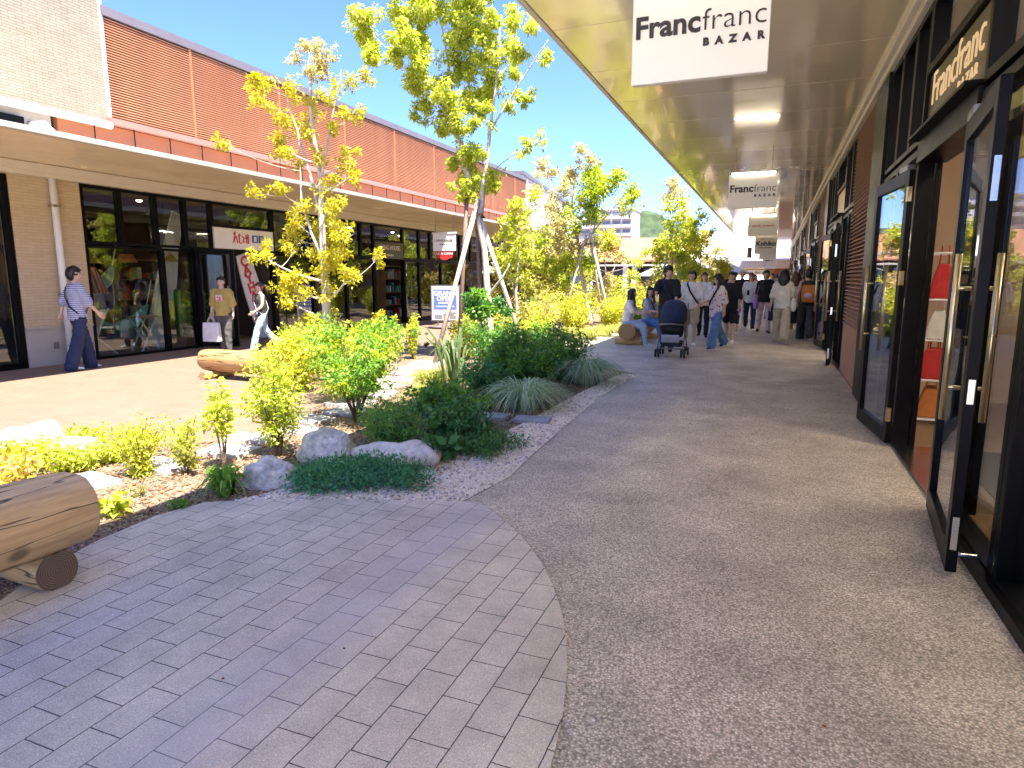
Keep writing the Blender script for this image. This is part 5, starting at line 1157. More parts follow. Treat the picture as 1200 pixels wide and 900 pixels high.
def person(label, x, y, face, H=1.65, legs=((18, 12), (-16, 22)), arms=((14, 8, 22, 0), (-12, 8, 14, 0)), top=('cloth_white', 'short'), bottom=('cloth_navy', 'trousers'),
           hair=('hair_black', 'short'), shoes='cloth_white', female=True, head=0, tilt=0, lean=0, sit=False, extras=(), z=.008, loose=1.0, skin='skin', group=None, cap=None, voxel=.014, seat_h=.42, category='person', hw=1.0):
    s = H / 1.7; A = R(lean)
    sw = .152 if female else .175; hwid = .092
    def bend(p):   # lean of the trunk about the hips
        q = V(*p); dz = q[2]-.92
        return V(q[0], q[1]*math.cos(A) + dz*math.sin(A), .92 + dz*math.cos(A) - q[1]*math.sin(A))
    J = {}
    for i, sg in enumerate((-1, 1)):
        hp, kf = legs[i]; a = R(hp); b = R(hp-kf)
        hip = V(sg*hwid, 0, .90); knee = hip + .42*V(0, math.sin(a), -math.cos(a)) + V(sg*.01, 0, 0)
        ank = knee + .40*V(0, math.sin(b), -math.cos(b)); J['leg', sg] = (hip, knee, ank, b)
        f, ab, e, inw = arms[i]; f, ab, e, inw = R(f), R(ab), R(e), R(inw)
        sh_ = bend((sg*sw, 0, 1.405)); d1 = V(sg*math.sin(ab), math.sin(f)*math.cos(ab), -math.cos(f)*math.cos(ab))
        el = sh_ + .275*d1; d2 = norm(V(sg*(math.sin(ab)*.6 - math.sin(inw)), math.sin(f+e), -math.cos(f+e))); wr = el + .235*d2
        J['arm', sg] = (sh_, el, wr, d2)
    low = min(J['leg', -1][2][2], J['leg', 1][2][2]); drop = low - .085
    if sit: drop = .90 - seat_h - .1
    D = V(0, 0, -drop)
    T = lambda p: (V(*p) + D)
    tz = [(.86, .15, .105), (.93, .158, .112), (1.02, .140, .1), (1.12, .132, .092), (1.22, .145, .1), (1.32, .158, .105), (1.39, .152, .092), (1.435, .095, .07), (1.47, .052, .054), (1.53, .048, .05)]
    if not female: tz = [(z_, a*1.06 if z_ > 1.1 else a*.98, b*1.05) for z_, a, b in tz]
    mb = MB(); mb.loft([[T(bend(p)) for p in ring(V(0,0,z_), UX, UY, a, b, 16)] for z_, a, b in tz])
    ac = {}
    for sg in (-1, 1):
        h_, k_, a_, b_ = [*J['leg', sg]]
        limb(mb, [T(h_), T(k_), T(a_)], [.085, .056, .037], 10)
        s_, e_, w_, d2 = J['arm', sg]
        limb(mb, [T(bend((sg*.11, 0, 1.41))), T(s_), T(e_), T(w_)], [.05, .05, .038, .026], 9); ac[sg] = (T(s_), T(e_), T(w_), d2)
    hc = T(bend((0, .012, 1.602))); hy = R(head); cyw, syw = math.cos(hy), math.sin(hy); ct, st = math.cos(R(tilt)), math.sin(R(tilt))
    def hp(p):   # head local -> person
        q = V(p[0], p[1]*ct - p[2]*st, p[1]*st + p[2]*ct); return V(q[0]*cyw + q[1]*syw, -q[0]*syw + q[1]*cyw, q[2]) + hc
    def skull(p):
        q = V(*p); k = q[2]
        if k < 0: q[0] *= 1 + k*2.0; q[1] = q[1]*(1 + k*.9) + .02*(-k)/.11
        return hp(q)
    mb.ell((0,0,0), (.073, .092, .112), 16, 12, fn=skull)
    body = remesh(mb, voxel, 2)
    n0 = body.n
    # face, ears, hands are finer than the remesh: joined to the same skin mesh
    body.ell((0,0,0), (.012, .018, .02), 8, 6, fn=lambda p: hp(V(*p) + V(0, .092, -.018)))
    for sg in (-1, 1):
        body.ell((0,0,0), (.011, .02, .028), 8, 6, fn=lambda p: hp(V(*p) + V(sg*.073, -.005, -.01)))
        body.ell((0,0,0), (.0135, .006, .0065), 8, 6, m=1, fn=lambda p: hp(V(*p) + V(sg*.03, .0835, .008)))
        body.ell((0,0,0), (.018, .005, .004), 8, 5, m=1, fn=lambda p: hp(V(*p) + V(sg*.031, .0855, .029)))
        s_, e_, w_, d2 = ac[sg]; sd = norm(np.cross(d2, V(0,1,.2))); up_ = norm(np.cross(sd, d2))
        # palm + five bent fingers (person's hand hangs with the thumb forward)
        th = up_ if up_[1] > 0 else -up_
        pc = w_ + d2*.045
        body.loft([ring(w_ + d2*q, th, sd, a, b, 10) for q, a, b in ((-.012, .024, .02), (.02, .034, .017), (.06, .04, .016), (.088, .036, .013))])
        for i, (o_, ln) in enumerate(((.028, .066), (.010, .075), (-.009, .07), (-.027, .055))):
            b0 = w_ + d2*.08 + th*o_; inn = -sd*sg if sd[0]*sg > 0 else sd*sg; inn = V(-sg,0,0)*.8 + V(0,.1,0)
            body.tube([b0 - d2*.015, b0 + d2*ln*.45 + inn*.004, b0 + d2*ln*.78 + inn*.018, b0 + d2*ln*.95 + inn*.036], [.0085, .0082, .0075, .0065], 6)
        body.tube([w_ + d2*.015 + th*.02, w_ + d2*.04 + th*.045, w_ + d2*.07 + th*.055, w_ + d2*.092 + th*.052], [.012, .0105, .0095, .0075], 6)
    body.ell((0,0,0), (.022, .007, .008), 8, 5, m=2, fn=lambda p: hp(V(*p) + V(0, .083, -.052)))
    def fin(mb_, name, mats, parent=None, smooth=True):
        mb_.v = [tuple(np.array(p)*s) for p in mb_.v]; o = mb_.build(name, mats, parent, smooth)
        if name in FOLD:   # cloth folds, hair strands
            dm = o.modifiers.new('Folds', 'DISPLACE'); dm.texture = FOLD[name]; dm.strength = .034 if name != 'hair' else .03; dm.mid_level = .5; dm.texture_coords = 'LOCAL'
        return o
    root = fin(body, 'person', [skin, 'eye_dark', 'lip']); root.location = (x, y, z); root.rotation_euler.z = -R(face)
    tag(root, label, category, group)
    # trousers / skirt
    bm_, kind = bottom; lo = loose
    mb = MB(); wz = tz[:4]
    if kind in ('trousers', 'wide', 'shorts', 'flare'):
        mb.loft([[T(bend(p)) for p in ring(V(0,0,z_), UX, UY, a+.014, b+.014, 16)] for z_, a, b in [(.83, .145, .1)] + wz[:3]])
        for sg in (-1, 1):
            h_, k_, a_, b_ = J['leg', sg]; h_, k_, a_ = T(h_), T(k_), T(a_)
            if kind == 'shorts': limb(mb, [h_, k_*.85+h_*.15], [.104*lo, .092*lo], 12)
            else:
                e = {'trousers': (.075, .058), 'wide': (.1, .105), 'flare': (.075, .092)}[kind]
                aend = a_ + norm(a_-k_)*(.01 if kind == 'trousers' else .035)
                limb(mb, [h_, k_, aend], [.102*lo, e[0]*lo, e[1]*lo], 12)
    else:
        zb = {'skirt': .42, 'long_skirt': .2, 'dress': .55}[kind]
        k1, k2 = J['leg', -1], J['leg', 1]; md = (k1[2]+k2[2])*.5*.45
        rr = [(1.02, .15, .11, 0), (.92, .172, .13, 0), (.75, .19, .155, .2), (zb, .215, .2, 1)]
        mb.loft([[T(p) for p in ring(V(0, md[1]*q, z_), UX, UY, a, b, 16)] for z_, a, b, q in rr])
    low_ = remesh(mb, voxel, 3); fin(low_, 'trousers' if kind != 'shorts' and 'skirt' not in kind else ('shorts' if kind == 'shorts' else 'skirt'), bm_, root)
    # top
    tm, tk = top; mb = MB(); hem = {'short': .84, 'long': .84, 'crop': 1.0, 'sleeveless': .88, 'tunic': .74, 'boxy': .84}[tk]
    q = .018 if tk not in ('boxy', 'tunic') else .03
    prof = [(hem, .158+q, .115+q), (.95, .156+q, .115+q), (1.06, .145+q*1.3, .105+q*1.2), (1.2, .15+q, .105+q), (1.32, .162+q*.8, .11+q*.8), (1.395, .158+q*.7, .098+q*.6), (1.44, .1+q, .076+q*.5), (1.462, .064, .064)]
    prof = [p for i, p in enumerate(prof) if i == 0 or p[0] > hem+.02]
    mb.loft([[T(bend(p)) for p in ring(V(0,0,z_), UX, UY, a, b, 16)] for z_, a, b in prof])
    if tk != 'sleeveless':
        for sg in (-1, 1):
            s_, e_, w_, d2 = ac[sg]; b0 = T(bend((sg*.1, 0, 1.40)))
            k = .064 if tk != 'boxy' else .074
            if tk == 'long': limb(mb, [b0, s_, e_, w_*.85+e_*.15], [.068, k*.92, .06, .048], 10)
            elif tk in ('boxy', 'tunic'): limb(mb, [b0, s_, e_ + (w_-e_)*.12], [.07, k, .078], 10)
            else: limb(mb, [b0, s_, s_*.2 + e_*.8], [.068, k*.95, .066], 10)
    tp = remesh(mb, voxel, 3); fin(tp, 'shirt', tm, root)
    # shoes
    for sg in (-1, 1):
        h_, k_, a_, b_ = J['leg', sg]; a_ = T(a_); pt = 0 if a_[2] < .12 else min(R(55), R(10) + abs(b_)*.9)
        if sit: pt = 0
        mb = MB(); prof_ = [(-.065, .026, .05), (-.04, .036, .075), (.0, .036, .085), (.06, .04, .06), (.11, .044, .045), (.15, .038, .035), (.175, .02, .022)]
        rg = []
        for yy_, wd, hh in prof_:
            rr = []
            for j in range(10):
                an = 2*math.pi*j/10; px_, pz_ = wd*math.cos(an), hh*.5 + hh*.5*math.sin(an)
                px_ *= 1 + .1*(math.sin(an) < 0); py_, pz2 = yy_, max(pz_, 0) - .085
                yb, zb_ = py_*math.cos(pt) + pz2*math.sin(pt), -py_*math.sin(pt) + pz2*math.cos(pt)
                rr.append(V(a_[0] + px_ + sg*yy_*.15, a_[1] + yb, a_[2] + zb_))
            rg.append(rr)
        mb.loft(rg); fin(mb, 'shoe', shoes, root)
    # hair
    hm, hk = hair; mb = MB()
    def cap_(p):
        q = V(*p); front = q[1] > .02 and q[2] < .06
        if front:   # open over the face: pull inside the skull
            q = q * (.72 if q[2] < .045 else .9)
        if q[2] < -.03 and q[1] > -.02: q = q*.75
        return hp(q)
    v_ = {'short': (.086, .108, .124), 'fluffy': (.105, .122, .134), 'bob': (.094, .112, .124), 'long': (.09, .11, .124), 'ponytail': (.082, .104, .12), 'big': (.115, .125, .13)}[hk]
    mb.ell((0, -.008, .012), v_, 20, 14, fn=cap_)
    if hk in ('short', 'fluffy', 'bob', 'long', 'big'):   # fringe
        for i in range(5): mb.ell((0,0,0), (.024, .016, .03), 8, 6, fn=lambda p, i=i: hp(V(*p) + V(-.052 + .026*i, .068 - abs(i-2)*.008, .072)))
    if hk in ('bob', 'big', 'long'):
        L_ = {'bob': .1, 'big': .2, 'long': .36}[hk]; bw = v_[0]
        rgs = []
        for k in range(7):
            u = k/6; zz = .02 - u*(L_+.06); w2 = bw*(1.0 + (.28 if hk == 'big' else .06)*math.sin(math.pi*u)) * (1 - .35*u*u)
            c_ = V(0, -.045 - .03*u*(hk != 'bob'), zz)
            rgs.append([hp(V(p[0], p[1], p[2])) for p in ring(c_, UX, UY, w2*(.98 if u else .9), {'bob': .075, 'big': .1, 'long': .07}[hk]*(1-.3*u), 14)])
        mb.loft(rgs)
        if hk in ('long', 'big'):
            for sg in (-1, 1): mb.tube([hp(V(sg*.078, .02, .02)), hp(V(sg*.085, .03, -.08)), hp(V(sg*.09, .045, -.2)), hp(V(sg*.085, .05, -.2-L_*.3))], [.022, .026, .028, .008], 8)
    if hk == 'ponytail': mb.tube([hp(V(0,-.09,.04)), hp(V(0,-.15,.03)), hp(V(0,-.175,-.07)), hp(V(0,-.16,-.2))], [.03, .036, .034, .008], 10)
    fin(mb, 'hair', hm, root)
    if cap:
        mb = MB(); mb.ell((0, -.004, .05), (.093, .112, .085), 16, 10, fn=lambda p: hp(V(p[0], p[1], max(p[2], .045))))
        mb.loft([[hp(V(q[0], q[1], q[2])) for q in ring(V(0, .085, zz), UX, UY, .075, .09, 14)] for zz in (.047, .056)])
        fin(mb, 'hat', cap, root)
    out = dict(root=root, hc=hc*s, s=s, T=lambda p: (T(bend(p)))*s, hand={sg: (ac[sg][2] + ac[sg][3]*.09)*s for sg in (-1, 1)})
    for ex in extras:
        if ex[0] == 'sling':   # strap across the body: over one shoulder to the opposite hip
            sg = ex[1]; mt = ex[2]; wd = ex[3] if len(ex) > 3 else .016
            for side in ((1, -1)):
                P = [(sg*.1, 0, 1.475), (sg*.085, side*.105, 1.40), (sg*.02, side*.155, 1.25), (-sg*.09, side*.15, 1.08), (-sg*.18, side*.05, .95)]
                mb = MB(); pts = [T(bend(p)) for p in P]; rg = []
                for i, p in enumerate(pts): 
                    t_ = norm(pts[min(i+1, 4)] - pts[max(i-1, 0)]); n_ = norm(np.cross(t_, V(0, side, 0)) + 1e-6)
                    rg.append([p - n_*wd, p + n_*wd, p + n_*wd + V(0, side*.008, 0), p - n_*wd + V(0, side*.008, 0)])
                mb.loft(rg); fin(mb, 'bag_strap', mt, root, False)
        if ex[0] == 'print':
            mb = MB(); c_ = T(bend((0, .165, 1.25)))
            mb.obox(c_, (.15, .006, .14), 0, R(-4)); q_ = fin(mb, 'shirt_print', ex[1], root, False)
            mb = MB(); mb.ell(c_ + V(-.02, .004, .0), (.02, .004, .03), 10, 6).ell(c_ + V(.03, .004, .02), (.018, .004, .022), 10, 6).box(c_[0]-.05, c_[1]+.002, c_[2]-.06, c_[0]+.05, c_[1]+.006, c_[2]-.035); fin(mb, 'shirt_print', 'ink_red', root, False)
    Mx = Matrix.Translation((x, y, z)) @ Matrix.Rotation(-R(face), 4, 'Z')
    out['W'] = lambda p: Mx @ Vector(p)
    return out
def hold(p, sg, mat, label, w_=.32, h_=.34, d=.1, rz=0, handle=.18, cat='bag'):
    """bag hanging from a hand"""
    hnd = p['W'](p['hand'][sg]); t = thing('carrier_bag', (hnd.x, hnd.y, hnd.z - handle - h_), label, cat, rz=rz); rg = []
    for u in np.linspace(0, 1, 5):
        a, b = w_/2*(1-.03*u), d/2*(1-.5*u*u); rg.append([(-a,-b,u*h_), (a,-b,u*h_), (a,b,u*h_), (-a,b,u*h_)])
    MB().loft(rg).build('pouch', mat, t, bevel=.008)
    for s_ in (-1, 1): MB().tube([tuple(q) for q in bez(V(-w_*.22, s_*d*.22, h_-.01), V(0, 0, h_+handle*2+.02), V(w_*.22, s_*d*.22, h_-.01), 9)], .006, 6).build('handle', mat, t, True)
    return t
def sidebag(p, sg, z_, mat, label, w_=.3, h_=.3, d=.12, fwd=0, name='shoulder_bag', off=.24):
    q = p['W'](p['T']((sg*off, fwd, z_))); f = p['root'].rotation_euler.z
    t = thing(name, (q.x, q.y, q.z - h_), label, 'bag', rz=f + R(90)); rg = []
    for u in np.linspace(0, 1, 6):
        a, b = w_/2*(1-.15*u), d/2*(math.sin(math.pi*(.15+.75*u)))**.7; rg.append([tuple(k) for k in ring(V(0,0,u*h_), UX, UY, a, b, 14, .35)])
    MB().loft(rg).build('pouch', mat, t, True)
    sh_ = p['W'](p['T']((sg*.13, fwd*.3, 1.48))); inv = (Matrix.Translation(t.location) @ Matrix.Rotation(f + R(90), 4, 'Z')).inverted(); tp_ = V(*(inv @ sh_))
    for e in (-1, 1): MB().tube([(e*w_*.33, 0, h_*.97), tuple((V(e*w_*.33,0,h_*.97)+tp_)/2 + V(e*.02,0,0)), tuple(tp_ + V(e*.015, 0, .01))], .009, 6).build('strap', mat, t)
    return t
p = person('person from behind in a striped loose top and wide navy trousers by the tiled pier', -10.62, 7.3, 14, 1.66, ((15, 8), (-10, 10)), ((-24, 16, 14, -6), (16, 14, 24, 8)), ('cloth_stripe', 'boxy'), ('cloth_navy', 'wide'), ('hair_black', 'fluffy'), 'cloth_white', head=25, extras=[('sling', -1, 'cloth_black')])
p = person('person in a mustard printed T-shirt and charcoal trousers outside the surf shop', -10.3, 10.05, 158, 1.5, ((8, 10), (-6, 6)), ((-4, 10, 14, 2), (2, 10, 18, 4)), ('cloth_mustard', 'boxy'), ('cloth_charcoal', 'trousers'), ('hair_black', 'short'), 'cloth_white', False, head=0, loose=1.12, extras=[('print', 'cloth_pink')])
hold(p, 1, 'cloth_white', 'large white paper carrier bag held by the person in the mustard T-shirt', .36, .38, .12, R(10), .12)
person('person with red-brown ponytail, dark sleeveless top and pale jeans by the letter board', -9.95, 10.72, 205, 1.42, ((26, 14), (-20, 24)), ((8, 8, 50, 10), (-10, 10, 30, 8)), ('cloth_graphite', 'sleeveless'), ('cloth_jeans_pale', 'flare'), ('hair_brown', 'ponytail'), 'cloth_white', head=10, tilt=-8, extras=[('sling', 1, 'cloth_white', .008)])
# seated pair on the far log bench
person('seated person with long black hair in white T-shirt and pale jeans, nearer on the bench', -3.06, 14.7, 92, 1.6, ((84, 84), (80, 70)), ((24, 6, 62, 20), (26, 6, 60, 22)), ('cloth_white', 'short'), ('cloth_jeans_pale', 'trousers'), ('hair_black', 'long'), 'cloth_white', head=-25, sit=True, lean=8)
person('seated long haired person with a dark strap over a pale top, facing the camera', -2.72, 15.35, 112, 1.64, ((82, 76), (82, 66)), ((26, 6, 62, 24), (24, 6, 60, 20)), ('cloth_grey', 'short'), ('cloth_jeans', 'wide'), ('hair_black', 'long'), 'cloth_white', head=48, sit=True, lean=4, extras=[('sling', 1, 'cloth_black')])
person('person in a black T-shirt pushing the dark stroller', -2.03, 13.75, 180, 1.72, ((14, 14), (-12, 20)), ((22, 8, 30, 14), (46, 6, 34, 12)), ('cloth_black', 'boxy'), ('cloth_graphite', 'trousers'), ('hair_black', 'fluffy'), 'cloth_black', False, head=-38, extras=[('sling', 1, 'cloth_navy', .012)])
p = person('person in a white shirt and beige shorts with a dark sling, walking behind the stroller', -1.72, 15.2, 178, 1.66, ((20, 12), (-14, 22)), ((10, 8, 40, 6), (8, 8, 36, 8)), ('cloth_white', 'boxy'), ('cloth_beige', 'shorts'), ('hair_black', 'short'), 'cloth_white', False, head=38, loose=1.1, extras=[('sling', 1, 'cloth_black', .02)])
hold(p, 1, 'cloth_beige', 'small olive beige bag carried by the person in beige shorts', .2, .22, .08, 0, .08)
person('person with brown hair, white top and black trousers behind the white shirted one', -1.66, 17.4, 178, 1.63, ((16, 10), (-14, 16)), ((20, 8, 60, 10), (10, 8, 40, 8)), ('cloth_white', 'boxy'), ('cloth_black', 'trousers'), ('hair_brown', 'bob'), 'cloth_black', head=-10)
person('child in dark clothes half hidden behind the floral blouse', -1.5, 19.6, 185, 1.2, ((14, 10), (-12, 14)), ((10, 8, 20, 0), (-8, 8, 20, 0)), ('cloth_black', 'short'), ('cloth_graphite', 'shorts'), ('hair_black', 'bob'), 'cloth_black')
p = person('person in red and white floral blouse and flared jeans with long dark wavy hair', -1.12, 14.7, 215, 1.59, ((22, 8), (-22, 16)), ((-6, 10, 16, 0), (18, 8, 50, 16)), ('cloth_floral', 'tunic'), ('cloth_jeans', 'wide'), ('hair_black', 'big'), 'cloth_navy', head=20, extras=[('sling', -1, 'cloth_black', .02)])
person('person in a black top and shorts right behind the floral blouse', -.92, 16.0, 190, 1.62, ((12, 10), (-10, 14)), ((8, 8, 20, 0), (-6, 8, 20, 0)), ('cloth_black', 'boxy'), ('cloth_black', 'shorts'), ('hair_black', 'short'), 'cloth_white', False)
person('small child in a purple shirt and navy shorts in the middle of the walkway', -.93, 18.75, 195, .94, ((10, 8), (-8, 12)), ((14, 10, 60, 20), (10, 12, 40, 10)), ('cloth_purple', 'boxy'), ('cloth_navy', 'shorts'), ('hair_black', 'bob'), 'cloth_white', head=20, hw=1.2)
person('person in an oversized white T-shirt and navy trousers looking at a phone', -.62, 20.1, 178, 1.63, ((16, 10), (-14, 18)), ((14, 8, 74, 22), (4, 10, 20, 4)), ('cloth_white', 'boxy'), ('cloth_navy', 'trousers'), ('hair_brown', 'bob'), 'cloth_cream', head=0)
t = thing('mobile_phone', (-.68, 19.8, 1.02), 'dark phone held by the person in the oversized white T-shirt', 'phone', rz=.2)
MB().box(-.035, -.005, 0, .035, .005, .14).build('case', 'cloth_black', t, bevel=.004); MB().box(-.031, .006, .006, .031, .0075, .134).build('screen', 'eye_dark', t)
person('person in a grey T-shirt and dark cap deep in the crowd', -1.25, 23.4, 180, 1.68, top=('cloth_grey', 'boxy'), bottom=('cloth_beige', 'trousers'), cap='cloth_graphite', female=False)
person('person with fair hair in black and white deep in the crowd', -.95, 21.9, 178, 1.72, top=('cloth_black', 'long'), bottom=('cloth_beige', 'trousers'), hair=('hair_fair', 'short'), female=False)
p = person('person in black top and pale pink trousers with a purple bag', -.22, 19.4, 172, 1.7, ((14, 10), (-12, 18)), ((6, 8, 24, 0), (-8, 8, 20, 0)), ('cloth_black', 'boxy'), ('cloth_pink', 'trousers'), ('hair_black', 'bob'), 'cloth_black')
sidebag(p, 1, 1.0, 'cloth_purple', 'purple bag at the side of the person in pink trousers', .26, .34, .12)
hold(p, -1, 'cloth_navy', 'dark blue carrier bag held low by the person in pink trousers', .26, .4, .1, R(20), .1)
p = person('person seen from behind in a cream blouse and wide beige trousers with full black hair', .2, 16.4, 4, 1.68, ((20, 8), (-20, 22)), ((-14, 14, 20, 0), (14, 10, 50, 14)), ('cloth_cream', 'boxy'), ('cloth_beige', 'wide'), ('hair_black', 'big'), 'cloth_cream')
sidebag(p, 1, 1.08, 'cloth_cream', 'cream shoulder bag of the person in wide beige trousers', .36, .3, .14)
p = person('person seen from behind with long dark brown hair, white top and black skirt', .5, 17.95, -4, 1.62, ((16, 10), (-14, 18)), ((10, 8, 20, 0), (-10, 8, 20, 0)), ('cloth_white', 'tunic'), ('cloth_black', 'skirt'), ('hair_brown', 'big'), 'cloth_black')
p = person('person seen from behind in a dark sleeveless top and trousers carrying an orange backpack', .76, 17.45, 2, 1.7, ((16, 8), (-18, 24)), ((-12, 12, 20, 0), (12, 12, 24, 0)), ('cloth_graphite', 'sleeveless'), ('cloth_graphite', 'wide'), ('hair_black', 'short'), 'cloth_white')
q = p['W'](p['T']((.03, -.19, .93))); t = thing('backpack', (q.x, q.y, q.z), 'orange backpack on the back of the person in dark clothes', 'backpack', rz=p['root'].rotation_euler.z)
rg = [[tuple(k) for k in ring(V(0,0,u*.42), UX, UY, .165*(.9+.15*math.sin(math.pi*u)) * (1 if u < .9 else .85), .085*(.75+.3*math.sin(math.pi*min(1, u*1.05))), 16, .4)] for u in np.linspace(0, 1, 7)]
MB().loft(rg).build('pouch', 'cloth_orange', t, True)
for e in (-1, 1): MB().tube([(e*.09, .07, .40), (e*.1, .13, .53), (e*.1, .22, .52), (e*.12, .28, .35), (e*.12, .12, .1)], .014, 6).build('strap', 'cloth_navy', t)
MB().ell((-.02, -.088, .16), (.09, .02, .07), 12, 6).build('pocket', 'cloth_lilac', t, True)
# more of the crowd, deep along the walkway
crowd = [(-.3, 25, 182, 1.7, 'cloth_white', 'cloth_navy', 'hair_black', 'bob', 'person in white top and navy trousers in the second row of the crowd'), (.25, 24, 180, 1.66, 'cloth_black', 'cloth_graphite', 'hair_black', 'bob', 'person dressed in black behind the cream blouse'),
         (-1.6, 27, 175, 1.72, 'cloth_black', 'cloth_beige', 'hair_black', 'short', 'tall person in black top and beige trousers far back on the left'), (.5, 30, 2, 1.65, 'cloth_navy', 'cloth_black', 'hair_brown', 'big', 'person walking away in navy, far along the shop front'),
         (-.8, 31, 180, 1.64, 'cloth_pink', 'cloth_white', 'hair_brown', 'bob', 'person in pink top far back in the middle'), (-.1, 34, 184, 1.7, 'cloth_grey', 'cloth_black', 'hair_black', 'short', 'person in grey top far back under the small signs'),
         (-2.0, 33, 170, 1.6, 'cloth_red', 'cloth_jeans', 'hair_black', 'bob', 'person in red top far back beside the bed'), (.1, 40, 0, 1.7, 'cloth_white', 'cloth_jeans', 'hair_black', 'short', 'person in white top walking away near the end of the walkway'), (-1.1, 44, 180, 1.65, 'cloth_black', 'cloth_jeans', 'hair_black', 'long', 'person in black near the parasol at the end')]
for x, y, f, h_, tp_, bt, hc_, hk_, lab in crowd:
    person(lab, x, y, f, h_, ((rnd.uniform(10, 22), 10), (-rnd.uniform(8, 18), 18)), ((rnd.uniform(-10, 20), 9, 22, 4), (rnd.uniform(-10, 20), 9, 22, 4)), (tp_, 'boxy'), (bt, 'trousers'), (hc_, hk_), rnd.choice(['cloth_white', 'cloth_black']), voxel=.02)
# ------------------------------------------------------------------ stroller
def stroller(x, y, rz, label, k=1.0):
    t = thing('stroller', (x, y, .008), label, 'stroller', rz=rz)   # front towards local -Y
    for sx_ in (-1, 1):
        for sy in (-.3, .28):
            for d in (-.028, .028):
                w_ = MB().tube([(sx_*.24+d-.012, 0, 0), (sx_*.24+d+.012, 0, 0)], .078, 18).build('wheel', 'rubber', t, True, loc=(0, sy, .079))
                MB().tube([(sx_*.24+d-.014, 0, 0), (sx_*.24+d+.014, 0, 0)], .045, 14).build('hub', 'grey_metal', w_, True)
    mb = MB()
    for sx_ in (-1, 1):
        mb.tube([(sx_*.24, -.3, .09), (sx_*.24, -.28, .2), (sx_*.235, .0, .5), (sx_*.23, .2, .75), (sx_*.225, .42, 1.0)], .013, 8)
        mb.tube([(sx_*.24, .28, .09), (sx_*.235, .2, .3), (sx_*.225, -.1, .58), (sx_*.22, -.26, .62)], .013, 8)
    mb.tube([(-.24, -.28, .17), (.24, -.28, .17)], .012, 8).tube([(-.24, .28, .16), (.24, .28, .16)], .012, 8).tube([(-.22, -.26, .62), (0, -.33, .64), (.22, -.26, .62)], .018, 8)
    mb.build('frame', 'grey_metal', t, True)
    MB().tube([(-.225, .42, 1.0), (-.18, .5, 1.04), (0, .52, 1.05), (.18, .5, 1.04), (.225, .42, 1.0)], .017, 8).build('handlebar', 'steel', t, True)
    rg = [[tuple(p) for p in ring(V(0, yy_, zz), UX, V(0, .3, .95), a, b, 14, .3)] for yy_, zz, a, b in ((-.22, .44, .17, .05), (-.1, .42, .19, .07), (.08, .42, .19, .07), (.2, .6, .19, .06), (.28, .82, .17, .04))]
    MB().loft(rg).build('seat', 'cloth_black', t, True)
    # hood: quarter-round shell
    vs_, fs_ = [], []
    for i in range(9):
        ph = R(-18 + 118*i/8)
        for j in range(13):
            a = math.pi*j/12; vs_.append((.235*math.cos(a), .12 - .34*math.cos(ph)*math.sin(a)**.6 *(.9) , .72 + .12*math.sin(a)*0 + .36*math.sin(ph)*math.sin(a)**.5))
    for i in range(8):
        for j in range(12): q = i*13+j; fs_.append((q, q+1, q+14, q+13))
    o = MB().add(vs_, fs_).build('canopy_hood', 'cloth_navy', t, True); s_ = o.modifiers.new('Solid', 'SOLIDIFY'); s_.thickness = .012
    MB().box(-.19, -.24, .2, .19, .2, .3).build('basket', 'cloth_graphite', t, bevel=.03)
    MB().obox((0, -.3, .36), (.34, .05, .16), 0, R(25)).build('footrest', 'cloth_grey', t, bevel=.02)
    MB().obox((0, -.22, .56), (.36, .06, .16), 0, R(-10)).build('leg_cover', 'cloth_black', t, bevel=.025)
    return t
stroller(-1.77, 12.8, 0, 'dark navy baby stroller pushed towards the camera by the person in black')
stroller(.72, 20.6, R(170), 'folded dark stroller parked by the far shop doors beside the orange backpack')

# ------------------------------------------------------------------ far buildings
def bld(name, loc, label, rz=0): return thing(name, loc, label, 'building', rz=rz)
t = bld('gable_building', (-11.9, 31.2, 0), 'blank cream wall with sloping dark edge beyond the rust louvred building', R(8))
MB().prism([(-8, 0), (0, 0), (0, 14), (-8, 14)], 0, 6.55).build('wall', 'wall_cream', t); MB().box(-8, -.05, 6.56, .08, 14.05, 6.75).build('roof_edge', 'coping_grey', t)
for k in range(5): f = MB().box(.01, .8+k*2.6, .1, .05, 2.9+k*2.6, 2.6).build('window', 'black_frame', t); MB().box(.051, .9+k*2.6, .2, .058, 2.8+k*2.6, 2.5).build('pane', 'shop_glass', f)
MB().box(.06, 0, 2.9, 2.0, 14, 3.1).build('canopy', 'cream_trim', t)
t = bld('orange_roof_building', (-13, 60, 0), 'low building with a bright orange roof and pale pillars at the far end')
MB().box(-8, 1.5, 0, 5.2, 8, 3.0).build('wall', 'interior_dark', t)
MB().add([(-8.6,-.8,3.1), (5.6,-.8,3.1), (5.6,5,5.4), (-8.6,5,5.4), (-8.6,-.8,2.95), (5.6,-.8,2.95), (5.6,5,5.25), (-8.6,5,5.25)], [(0,1,2,3), (7,6,5,4), (0,4,5,1), (1,5,6,2), (2,6,7,3), (3,7,4,0)]).build('roof', 'roof_orange', t)
MB().box(-8.6, 5.01, 2.9, 5.6, 8.5, 5.35).build('back_wall', 'wall_red', t)
for x in (-6.5, -3, .3, 1.1, 4.6): MB().box(x-.2, -.5, 0, x+.2, -.1, 2.95).build('pillar', 'white_metal', t)
pg = MB().box(-8.6, -2.4, 2.55, 5.6, -2.3, 2.7)
for k in range(20): pg.box(-8.5+k*.74, -2.3, 2.62, -8.42+k*.74, -.85, 2.72)
pg.build('pergola', 'cream_trim', t)
for k in range(6): MB().box(-7.6+k*2.1, 1.4, .3, -6.0+k*2.1, 1.46, 2.4).build('window', 'shop_glass', t)
